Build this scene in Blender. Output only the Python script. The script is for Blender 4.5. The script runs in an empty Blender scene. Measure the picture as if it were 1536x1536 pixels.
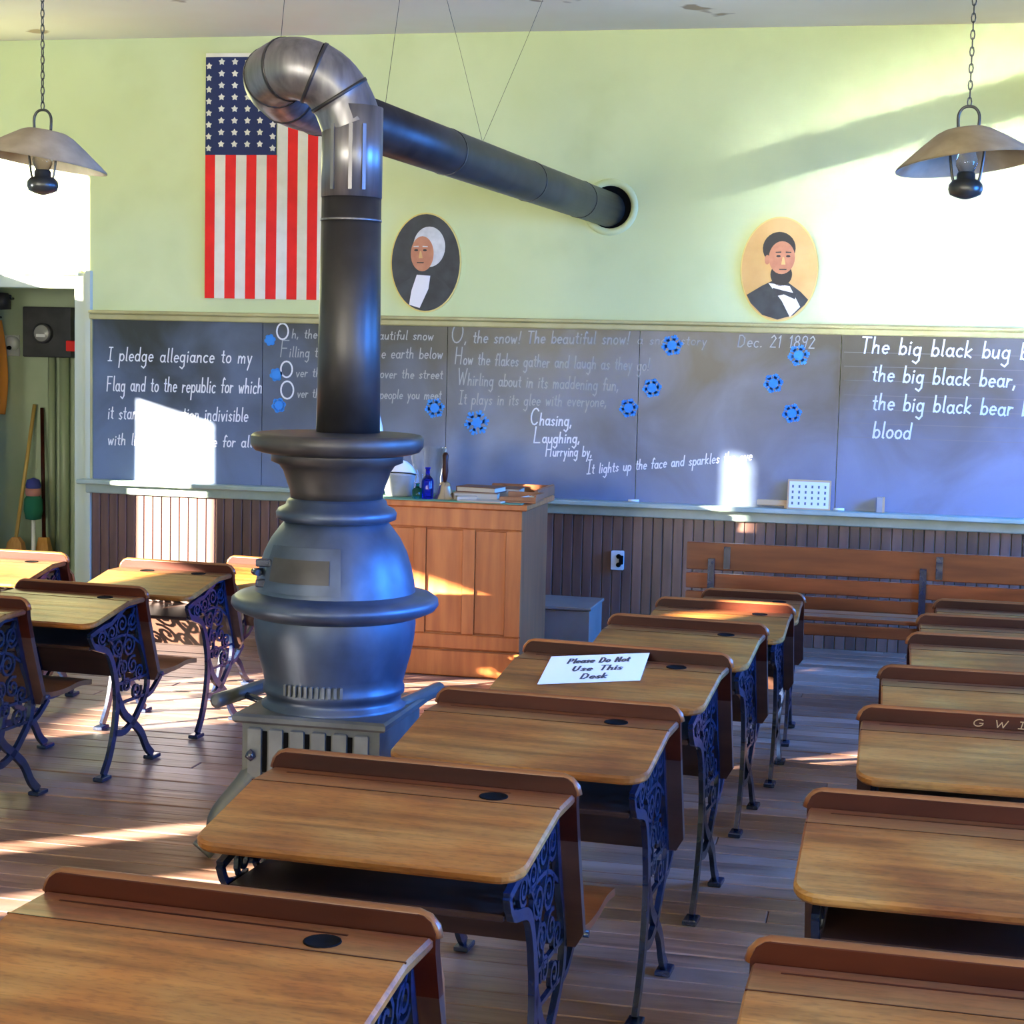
import bpy, math, random
from mathutils import Vector, Matrix
random.seed(7)
R = math.radians
S = bpy.context.scene
COL = S.collection

# ------------------------------------------------------------------ camera
F = 2600.0
YAW, PITCH, ROLL = 0.2215, 0.0930, 0.02369
CAM = Vector((0, 0, 1.6))
D = 9.64                       # front wall plane
XL, XR, YB, ZC = -5.95, 2.65, -2.4, 3.372
cy, sy, cp, sp = math.cos(YAW), math.sin(YAW), math.cos(PITCH), math.sin(PITCH)
FWD = Vector((-sy*cp, cy*cp, -sp)); _r = Vector((cy, sy, 0)); _u = _r.cross(FWD)
RIGHT = _r*math.cos(ROLL) + _u*math.sin(ROLL)
UP = _u*math.cos(ROLL) - _r*math.sin(ROLL)
cam = bpy.data.cameras.new('camera'); co = bpy.data.objects.new('camera', cam); COL.objects.link(co)
cam.sensor_width = 36; cam.lens = 36*F/1536; cam.clip_start = 0.05; cam.clip_end = 300
M = Matrix((RIGHT, UP, -FWD)).transposed().to_4x4(); M.translation = CAM
co.matrix_world = M
S.camera = co

def ray(px, py): return FWD + RIGHT*((px-768)/F) - UP*((py-768)/F)
def at_y(px, py, Y): d = ray(px, py); return CAM + d*(Y/d.y)
def at_z(px, py, Z): d = ray(px, py); return CAM + d*((Z-1.6)/d.z)
def at_d(px, py, dep): return CAM + ray(px, py)*dep
def depth(P): return (Vector(P)-CAM).dot(FWD)

# ------------------------------------------------------------------ light
S.view_settings.view_transform = 'Standard'; S.view_settings.look = 'None'
S.view_settings.gamma = 1; S.view_settings.use_curve_mapping = False
S.view_settings.exposure = 0.0
w = bpy.data.worlds.new('world'); S.world = w; w.use_nodes = True
bg = w.node_tree.nodes['Background']; bg.inputs[0].default_value = (.45, .66, 1, 1); bg.inputs[1].default_value = 1.6

SUN = Vector((1.2, 1.0, -.331)).normalized()
def lamp(name, kind, loc, direction, energy, color, **k):
    l = bpy.data.lights.new(name, kind); l.energy = energy; l.color = color
    for a, b in k.items(): setattr(l, a, b)
    o = bpy.data.objects.new(name, l); COL.objects.link(o); o.location = loc
    o.rotation_euler = Vector(direction).to_track_quat('-Z', 'Y').to_euler(); return o
lamp('low_winter_sun', 'SUN', (-12, -5, 6), SUN, 140, (1, .88, .72), angle=R(.9))
BLUE = (.04, .25, 1.0)
for i, y in enumerate((2.2, 5.3, 8.35)):
    lamp('window_daylight', 'AREA', (XR+.06, y, 1.75), (-1, 0, -.55), 330, BLUE, shape='RECTANGLE', size=1.0, size_y=1.6, spread=R(120))
for x in (-4.2, -2.0, 1.6):
    lamp('window_daylight', 'AREA', (x, YB-.06, 1.7), (0, 1, .36), 92, (1, .94, .80), shape='RECTANGLE', size=1.0, size_y=1.6, spread=R(85))
# glare of the sunlit snow outside, thrown up through the middle left window
wp = Vector((.6, D, 2.5)); SG = Vector((-11.7, 1.12, 0))
lamp('snow_glare', 'AREA', SG, wp-SG, 125, (.92, 1, .97), shape='ELLIPSE', size=1.7, size_y=.5, spread=R(16))

S.cycles.max_bounces = 8; S.cycles.diffuse_bounces = 5; S.cycles.glossy_bounces = 3
S.cycles.transmission_bounces = 6; S.cycles.transparent_max_bounces = 6
S.cycles.caustics_reflective = False; S.cycles.caustics_refractive = False
S.cycles.sample_clamp_indirect = 6

# ------------------------------------------------------------------ materials
def newmat(name):
    m = bpy.data.materials.new(name); m.use_nodes = True
    nt = m.node_tree; return m, nt, nt.nodes, nt.links, nt.nodes['Principled BSDF']
def mat(name, c1, c2=None, rough=.5, metal=0, scale=6, stretch=(1, 1, 1), bump=0, spec=.5, rnd=.0, c3p=(.45, .68), detail=5, lo=.35, hi=.65, c3=None, coat=0, alpha_rough=None):
    m, nt, N, L, b = newmat(name)
    b.inputs['Roughness'].default_value = rough; b.inputs['Metallic'].default_value = metal
    b.inputs['Specular IOR Level'].default_value = spec
    b.inputs['Coat Weight'].default_value = coat; b.inputs['Coat Roughness'].default_value = .25
    tc = N.new('ShaderNodeTexCoord'); oi = N.new('ShaderNodeObjectInfo')
    mul = N.new('ShaderNodeVectorMath'); mul.operation = 'SCALE'; mul.inputs[0].default_value = (31, 17, 23)
    L.new(oi.outputs['Random'], mul.inputs['Scale'])
    add = N.new('ShaderNodeVectorMath'); L.new(tc.outputs['Object'], add.inputs[0]); L.new(mul.outputs[0], add.inputs[1])
    mp = N.new('ShaderNodeMapping'); mp.inputs['Scale'].default_value = stretch; L.new(add.outputs[0], mp.inputs[0])
    nz = N.new('ShaderNodeTexNoise'); nz.inputs['Scale'].default_value = scale; nz.inputs['Detail'].default_value = detail
    L.new(mp.outputs[0], nz.inputs[0])
    rp = N.new('ShaderNodeValToRGB'); e = rp.color_ramp.elements
    e[0].position = lo; e[1].position = hi; e[0].color = (*c1, 1); e[1].color = (*(c2 or c1), 1)
    L.new(nz.outputs['Fac'], rp.inputs[0]); out = rp.outputs[0]
    if c3:
        n2 = N.new('ShaderNodeTexNoise'); n2.inputs['Scale'].default_value = 2.6; n2.inputs['Detail'].default_value = 3
        L.new(add.outputs[0], n2.inputs[0])
        r2 = N.new('ShaderNodeValToRGB'); r2.color_ramp.elements[0].position = c3p[0]; r2.color_ramp.elements[1].position = c3p[1]
        L.new(n2.outputs['Fac'], r2.inputs[0])
        mx = N.new('ShaderNodeMix'); mx.data_type = 'RGBA'; mx.inputs[7].default_value = (*c3, 1)
        L.new(r2.outputs[0], mx.inputs[0]); L.new(out, mx.inputs[6]); out = mx.outputs[2]
    if rnd:
        hs = N.new('ShaderNodeHueSaturation'); mr = N.new('ShaderNodeMapRange')
        mr.inputs[3].default_value = 1-rnd; mr.inputs[4].default_value = 1+rnd
        L.new(oi.outputs['Random'], mr.inputs[0]); L.new(mr.outputs[0], hs.inputs['Value']); L.new(out, hs.inputs['Color']); out = hs.outputs[0]
    L.new(out, b.inputs['Base Color'])
    if bump:
        bp = N.new('ShaderNodeBump'); bp.inputs['Strength'].default_value = bump; bp.inputs['Distance'].default_value = .01
        L.new(nz.outputs['Fac'], bp.inputs['Height']); L.new(bp.outputs[0], b.inputs['Normal'])
    return m
def glass(name, col, rough=.05):
    m, nt, N, L, b = newmat(name); b.inputs['Base Color'].default_value = (*col, 1)
    b.inputs['Transmission Weight'].default_value = 1; b.inputs['Roughness'].default_value = rough; b.inputs['IOR'].default_value = 1.3
    return m

MT = {}
MT['plaster'] = mat('green_plaster', (.535, .60, .30), (.595, .665, .36), rough=.75, scale=1.3, detail=8, bump=.05, c3=(.52, .585, .295))
MT['ceiling'] = mat('cream_ceiling', (.88, .77, .56), (.93, .84, .66), rough=.8, scale=1.1, detail=8, bump=.05, c3=(.42, .30, .18), c3p=(.69, .72))
MT['closet'] = mat('dull_green_paint', (.34, .42, .27), (.42, .50, .34), rough=.6, scale=2)
MT['trim'] = mat('pale_green_trim', (.42, .47, .36), (.52, .56, .45), rough=.45, scale=4, stretch=(1, 1, .2))
MT['olive'] = mat('olive_moulding', (.34, .30, .12), (.44, .40, .18), rough=.45, scale=4)
MT['ledge'] = mat('grey_green_ledge', (.22, .29, .24), (.32, .38, .32), rough=.35, scale=5)
MT['slate'] = mat('dusted_slate_painted_glow', (.034, .038, .042), (.060, .068, .078), rough=.36, scale=2.2, detail=7, lo=.3, hi=.75, c3=(.075, .088, .11), spec=.55)
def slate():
    m, nt, N, L, b = newmat('dusted_slate_painted_glow'); b.inputs['Roughness'].default_value = .34; b.inputs['Specular IOR Level'].default_value = .55
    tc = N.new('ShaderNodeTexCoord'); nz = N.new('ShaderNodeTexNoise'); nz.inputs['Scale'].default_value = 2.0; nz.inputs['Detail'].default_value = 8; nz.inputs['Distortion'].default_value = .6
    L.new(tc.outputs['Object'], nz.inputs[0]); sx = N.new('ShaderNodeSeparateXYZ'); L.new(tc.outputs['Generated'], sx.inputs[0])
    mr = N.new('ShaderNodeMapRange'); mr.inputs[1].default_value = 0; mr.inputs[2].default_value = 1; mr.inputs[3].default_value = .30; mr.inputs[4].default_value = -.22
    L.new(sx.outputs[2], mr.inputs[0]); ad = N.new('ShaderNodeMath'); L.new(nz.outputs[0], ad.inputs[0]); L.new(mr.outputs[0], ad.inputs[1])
    rp = N.new('ShaderNodeValToRGB'); e = rp.color_ramp.elements; e[0].position = .26; e[0].color = (.018, .019, .018, 1); e[1].position = .86; e[1].color = (.12, .17, .28, 1)  # blue window glow painted into the dusty slate, stronger towards the bottom
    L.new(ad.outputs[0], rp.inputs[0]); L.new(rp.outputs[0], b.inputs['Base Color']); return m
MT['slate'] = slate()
MT['bead'] = mat('brown_beadboard', (.082, .040, .031), (.135, .068, .05), rough=.38, scale=5, stretch=(4, 4, .5), rnd=.3)
MT['plank'] = mat('worn_floor_plank', (.115, .056, .036), (.23, .13, .09), rough=.36, scale=2.4, stretch=(1.2, 16, 6), rnd=.28, bump=.25, detail=8, c3=(.24, .155, .12))
MT['sub'] = mat('floor_gap', (.03, .02, .015), rough=.8)
MT['desk'] = mat('worn_desk_wood', (.115, .038, .009), (.235, .094, .023), rough=.4, scale=2.2, stretch=(1.0, 9, 9), rnd=.12, bump=.12, detail=8, c3=(.21, .115, .038), spec=.3)
def desk_wood():
    m, nt, N, L, b = newmat('worn_desk_wood'); b.inputs['Roughness'].default_value = .4; b.inputs['Specular IOR Level'].default_value = .32
    tc = N.new('ShaderNodeTexCoord'); oi = N.new('ShaderNodeObjectInfo')
    mul = N.new('ShaderNodeVectorMath'); mul.operation = 'SCALE'; mul.inputs[0].default_value = (31, 17, 23); L.new(oi.outputs['Random'], mul.inputs['Scale'])
    add = N.new('ShaderNodeVectorMath'); L.new(tc.outputs['Object'], add.inputs[0]); L.new(mul.outputs[0], add.inputs[1])
    def noise(scale, stretch, detail):
        mp = N.new('ShaderNodeMapping'); mp.inputs['Scale'].default_value = stretch; L.new(add.outputs[0], mp.inputs[0])
        n = N.new('ShaderNodeTexNoise'); n.inputs['Scale'].default_value = scale; n.inputs['Detail'].default_value = detail; L.new(mp.outputs[0], n.inputs[0]); return n.outputs['Fac']
    def ramp(src, *st):
        r = N.new('ShaderNodeValToRGB'); el = r.color_ramp.elements
        while len(el) < len(st): el.new(.5)
        for e_, (p, c) in zip(el, st): e_.position = p; e_.color = (*c, 1)
        L.new(src, r.inputs[0]); return r.outputs[0]
    def mix(f, a, c, mode='MIX'):
        x = N.new('ShaderNodeMix'); x.data_type = 'RGBA'; x.blend_type = mode
        if isinstance(f, float): x.inputs[0].default_value = f
        else: L.new(f, x.inputs[0])
        L.new(a, x.inputs[6]); L.new(c, x.inputs[7]); return x.outputs[2]
    grain = noise(2.4, (1.0, 16, 16), 10); blot = noise(3.2, (1, 1.6, 1), 6); fine = noise(40, (1, 5, 5), 4)
    worn = ramp(blot, (.32, (.16, .043, .008)), (.5, (.265, .096, .016)), (.72, (.30, .152, .036)))
    # the old red varnish survives along the rail, the writing area is rubbed bare
    sp = N.new('ShaderNodeSeparateXYZ'); L.new(tc.outputs['Object'], sp.inputs[0])
    mr = N.new('ShaderNodeMapRange'); mr.inputs[1].default_value = -.19; mr.inputs[2].default_value = -.02; L.new(sp.outputs[1], mr.inputs[0])
    ad = N.new('ShaderNodeMath'); ad.operation = 'MULTIPLY'; L.new(mr.outputs[0], ad.inputs[0]); L.new(ramp(grain, (.25, (.5, .5, .5)), (.6, (1, 1, 1))), ad.inputs[1])
    red = N.new('ShaderNodeRGB'); red.outputs[0].default_value = (.105, .026, .010, 1)
    c = mix(ad.outputs[0], worn, red.outputs[0])
    c = mix(.85, c, ramp(grain, (.34, (.55, .5, .46)), (.62, (1.15, 1.15, 1.1))), 'MULTIPLY')
    c = mix(.6, c, ramp(fine, (.36, (.62, .6, .58)), (.5, (1, 1, 1))), 'MULTIPLY')
    L.new(c, b.inputs['Base Color'])
    bp = N.new('ShaderNodeBump'); bp.inputs['Strength'].default_value = .14; bp.inputs['Distance'].default_value = .01; L.new(grain, bp.inputs['Height']); L.new(bp.outputs[0], b.inputs['Normal'])
    return m
MT['desk'] = desk_wood()
MT['rim'] = mat('dark_red_wood', (.022, .0038, .0016), (.046, .0085, .0028), rough=.36, scale=2, stretch=(1, 9, 9), rnd=.25, spec=.18, detail=7)
MT['seat'] = mat('orange_seat_wood', (.12, .036, .009), (.19, .062, .015), rough=.35, scale=2, stretch=(1, 9, 9), rnd=.2)
MT['shelfw'] = mat('shelf_wood', (.035, .016, .011), (.06, .028, .018), rough=.35, scale=2, stretch=(1, 9, 9), rnd=.2)
MT['iron'] = mat('black_cast_iron', (.004, .008, .020), (.008, .016, .044), rough=.26, scale=30, bump=.12, spec=.7)  # black iron with the blue window reflections tinted into its colour
MT['stove'] = mat('blackened_stove_iron', (.028, .040, .066), (.055, .077, .12), rough=.42, scale=7, bump=.06, metal=.4, spec=.6)  # bluish base colour carries the window reflections on the dark iron
MT['stovetop'] = mat('sooty_stove_iron', (.022, .02, .02), (.045, .039, .037), rough=.45, scale=9, bump=.1, metal=.3)
MT['ash'] = mat('grey_stove_base', (.052, .057, .060), (.095, .10, .10), rough=.45, scale=9, metal=.3)
MT['grate'] = mat('grey_grate_iron', (.085, .09, .088), (.14, .145, .14), rough=.5, scale=9, metal=.2)
MT['slot'] = mat('matt_black', (.004, .004, .004), rough=.95, spec=.05)  # black fittings; also the shade inside holes and slots, painted on flat
MT['pipe'] = mat('black_stovepipe', (.02, .018, .018), (.042, .038, .037), rough=.42, scale=6, metal=.45, bump=.04)
MT['galv'] = mat('galvanised_pipe', (.13, .125, .13), (.22, .21, .215), rough=.38, scale=5, stretch=(6, 6, .6), metal=.75)
MT['wire'] = mat('thin_wire', (.05, .05, .045), rough=.5, metal=.5)
MT['tin'] = mat('tin_shade', (.24, .19, .12), (.33, .27, .18), rough=.6, scale=12)
MT['font'] = mat('dark_oil_font', (.025, .027, .025), (.05, .05, .045), rough=.3, metal=.4)
MT['glass'] = glass('clear_glass', (.95, .97, .96))
MT['bluebottle'] = glass('cobalt_glass', (.02, .04, 1.0))
MT['greenbottle'] = glass('green_glass', (.05, .45, .35))
MT['tdesk'] = mat('red_oak_desk', (.33, .082, .016), (.48, .145, .034), rough=.36, scale=2.4, stretch=(9, 9, .9), detail=7, bump=.08)
MT['tdark'] = mat('dark_oak_desk', (.20, .06, .022), (.28, .09, .03), rough=.36, scale=2.4, stretch=(9, 9, .9))
MT['felt'] = mat('green_felt', (.10, .26, .17), rough=.9)
MT['bench'] = mat('red_bench_wood', (.14, .034, .010), (.25, .066, .018), rough=.28, scale=2, stretch=(1, 9, 9), rnd=.2, spec=.3)
MT['paper'] = mat('white_paper', (.74, .76, .80), rough=.7)
MT['ink'] = mat('ink', (.035, .035, .05), rough=.6)
MT['chalk'] = mat('white_chalk', (.72, .74, .76), rough=.9)
MT['chalkfaint'] = mat('faint_chalk', (.33, .35, .36), rough=.9)
MT['guide'] = mat('guide_line_chalk', (.12, .135, .16), rough=.9)
MT['bluechalk'] = mat('blue_chalk', (.045, .25, .68), rough=.9)
MT['scratch'] = mat('scratched_wood', (.30, .18, .075), rough=.6)
MT['red'] = mat('flag_red', (.68, .006, .005), (.78, .010, .008), rough=.75, scale=9)
MT['white'] = mat('flag_white', (.66, .63, .50), (.74, .71, .58), rough=.8, scale=9)
MT['navy'] = mat('flag_navy', (.010, .020, .085), rough=.8)
MT['gold'] = mat('gilt_edge', (.62, .50, .15), rough=.4)
MT['enamel'] = mat('white_enamel', (.72, .72, .68), rough=.2)
MT['pailgrey'] = mat('grey_enamel', (.22, .22, .23), (.34, .34, .34), rough=.3)
MT['brass'] = mat('bell_metal', (.48, .40, .28), rough=.25, metal=.9)
MT['book'] = mat('brown_book_cover', (.11, .035, .02), rough=.5)
MT['book2'] = mat('tan_book_cover', (.28, .19, .10), rough=.6)
MT['pages'] = mat('book_pages', (.42, .36, .27), rough=.8)
MT['yellow'] = mat('broom_handle_wood', (.50, .33, .09), rough=.5)
MT['straw'] = mat('broom_straw', (.48, .22, .05), (.58, .30, .08), rough=.9, scale=20, stretch=(6, 6, .4))
MT['orange'] = mat('orange_cloth', (.72, .25, .03), rough=.9)
MT['greencloth'] = mat('green_duster', (.01, .13, .07), rough=.9)
MT['bluecloth'] = mat('blue_band', (.03, .04, .22), rough=.8)
MT['pinkcloth'] = mat('pink_band', (.42, .18, .16), rough=.8)
MT['meter'] = mat('dark_meter_box', (.026, .027, .030), (.045, .045, .05), rough=.5, scale=8)
MT['redtag'] = mat('red_tag', (.80, .01, .008), rough=.5)
MT['porcelain'] = mat('porcelain', (.50, .52, .50), rough=.3)
MT['conduit'] = mat('painted_conduit', (.30, .36, .22), rough=.45)
MT['tan'] = mat('pale_wood', (.52, .36, .20), rough=.5)
MT['skin'] = mat('portrait_skin', (.42, .16, .08), (.50, .21, .11), rough=.6, scale=20)
MT['hairwhite'] = mat('portrait_white_hair', (.48, .48, .46), (.62, .62, .60), rough=.6, scale=20)
MT['dark'] = mat('portrait_dark', (.018, .020, .022), (.035, .04, .045), rough=.6, scale=10)
MT['brownhair'] = mat('portrait_dark_hair', (.02, .016, .014), rough=.6)
MT['ochre'] = mat('portrait_ochre', (.52, .30, .09), (.64, .40, .15), rough=.6, scale=4)
MT['linen'] = mat('portrait_linen', (.72, .70, .68), rough=.6)
MT['blind'] = mat('opaque_blind', (.30, .28, .18), rough=.8)
MT['crate'] = mat('grey_painted_wood', (.15, .13, .115), (.21, .185, .165), rough=.4, scale=4)

# ------------------------------------------------------------------ mesh helpers
class MB:
    def __init__(s): s.v = []; s.f = []; s.sm = []
    def add(s, vs, fs, smooth=False):
        o = len(s.v); s.v += [tuple(v) for v in vs]; s.f += [tuple(i+o for i in f) for f in fs]; s.sm += [smooth]*len(fs)
        return s
    def box(s, x0, x1, y0, y1, z0, z1):
        return s.add([(x0, y0, z0), (x1, y0, z0), (x1, y1, z0), (x0, y1, z0), (x0, y0, z1), (x1, y0, z1), (x1, y1, z1), (x0, y1, z1)],
                     [(0, 3, 2, 1), (4, 5, 6, 7), (0, 1, 5, 4), (1, 2, 6, 5), (2, 3, 7, 6), (3, 0, 4, 7)])
    def bevbox(s, x0, x1, y0, y1, z0, z1, b=.004):
        rings = []
        for z, i in ((z0, b), (z0+b, 0), (z1-b, 0), (z1, b)):
            rings.append([(x0+i, y0+i, z), (x1-i, y0+i, z), (x1-i, y1-i, z), (x0+i, y1-i, z)])
        return s.loft(rings)
    def loft(s, rings, smooth=False, closed=True, caps=True):
        n = len(rings[0]); vs = [p for r in rings for p in r]; fs = []
        for k in range(len(rings)-1):
            for i in range(n if closed else n-1):
                j = (i+1) % n; fs.append((k*n+i, k*n+j, (k+1)*n+j, (k+1)*n+i))
        s.add(vs, fs, smooth)
        if caps and closed:
            o = len(s.v)-len(vs)
            s.f += [tuple(o+i for i in reversed(range(n))), tuple(o+(len(rings)-1)*n+i for i in range(n))]; s.sm += [False, False]
        return s
    def lathe(s, prof, c=(0, 0), n=40, a0=0, a1=360, off=0, caps=False):
        full = abs(a1-a0) >= 359.9; rings = []
        for r, z in prof:
            rings.append([(c[0]+(r+off)*math.cos(R(a0+(a1-a0)*i/n)), c[1]+(r+off)*math.sin(R(a0+(a1-a0)*i/n)), z) for i in range(n if full else n+1)])
        return s.loft(rings, True, full, caps)
    def tube(s, pts, r, n=10, caps=True):
        pts = [Vector(p) for p in pts]; rr = r if isinstance(r, (list, tuple)) else [r]*len(pts); rings = []
        t0 = (pts[1]-pts[0]).normalized(); nrm = t0.orthogonal().normalized()
        for i, p in enumerate(pts):
            t = (pts[min(i+1, len(pts)-1)]-pts[max(i-1, 0)]).normalized()
            nrm = (nrm - t*nrm.dot(t)).normalized(); b = t.cross(nrm)
            rings.append([p+(nrm*math.cos(2*math.pi*k/n)+b*math.sin(2*math.pi*k/n))*rr[i] for k in range(n)])
        return s.loft(rings, True, True, caps)
    def ribbon(s, path, wd, x, t):            # flat iron strap in the y-z plane, t thick in x
        P = [Vector(p) for p in path]; rings = []; n = len(P)
        for i, p in enumerate(P):
            d = (P[min(i+1, n-1)]-P[max(i-1, 0)]).normalized(); nn = Vector((-d.y, d.x))
            ww = wd[min(i, len(wd)-1)] if isinstance(wd, (list, tuple)) else wd
            a, b = p+nn*ww/2, p-nn*ww/2
            rings.append([(x-t/2, a.x, a.y), (x+t/2, a.x, a.y), (x+t/2, b.x, b.y), (x-t/2, b.x, b.y)])
        return s.loft(rings)
    def prism(s, poly, y0, y1):               # polygon in x-z, extruded in y
        n = len(poly); vs = [(x, y0, z) for x, z in poly]+[(x, y1, z) for x, z in poly]
        fs = [tuple(range(n)), tuple(reversed(range(n, 2*n)))]+[(i, (i+1) % n + 0, (i+1) % n+n, i+n)[::-1] for i in range(n)]
        return s.add(vs, fs)
    def obj(s, name, m, parent=None, loc=None, **props):
        me = bpy.data.meshes.new(name); me.from_pydata(s.v, [], s.f)
        me.polygons.foreach_set('use_smooth', s.sm)
        import bmesh
        bm = bmesh.new(); bm.from_mesh(me); bmesh.ops.recalc_face_normals(bm, faces=bm.faces); bm.to_mesh(me); bm.free()
        me.materials.append(MT[m]); o = bpy.data.objects.new(name, me); COL.objects.link(o)
        if parent: o.parent = parent
        if loc: o.location = loc
        for k, v in props.items(): o[k] = v
        return o
def copy(o, parent, loc, rot=None, name=None):
    c = o.copy(); COL.objects.link(c); c.parent = parent; c.location = loc
    if rot: c.rotation_euler = rot
    return c
def empty(name, loc, label=None, cat=None, group=None, rz=0):
    o = bpy.data.objects.new(name, None); COL.objects.link(o); o.location = loc; o.rotation_euler = (0, 0, rz); o.empty_display_size = .1
    if label: o['label'] = label; o['category'] = cat
    if group: o['group'] = group
    return o
def arc(cx, cy_, rx, ry, a0, a1, n=8): return [(cx+rx*math.cos(R(a0+(a1-a0)*i/n)), cy_+ry*math.sin(R(a0+(a1-a0)*i/n))) for i in range(n+1)]
def smooth(pts, k=6):                          # Catmull-Rom
    P = [Vector(p) for p in pts]; P = [P[0]*2-P[1]]+P+[P[-1]*2-P[-2]]; out = []
    for i in range(1, len(P)-2):
        for j in range(k):
            t = j/k; a, b, c, d = P[i-1:i+3]
            out.append(.5*((2*b)+(c-a)*t+(2*a-5*b+4*c-d)*t*t+(3*b-a-3*c+d)*t**3))
    out.append(P[-2]); return out
def spiral(cx, cz, r0, r1, a0, turns, n=16):
    return [(cx+(r0+(r1-r0)*i/n)*math.cos(R(a0)+turns*2*math.pi*i/n), cz+(r0+(r1-r0)*i/n)*math.sin(R(a0)+turns*2*math.pi*i/n)) for i in range(n+1)]
def rrect(x0, x1, y0, y1, r, k=5):            # r = radii (x0y0, x1y0, x1y1, x0y1)
    o = []
    for (cx, cyy, a), rr in zip(((x0, y0, 180), (x1, y0, 270), (x1, y1, 0), (x0, y1, 90)), r):
        sx = 1 if cx == x0 else -1; sy_ = 1 if cyy == y0 else -1
        if rr == 0: o.append((cx, cyy))
        else: o += arc(cx+sx*rr, cyy+sy_*rr, rr, rr, a, a+90, k)
    return o

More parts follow.
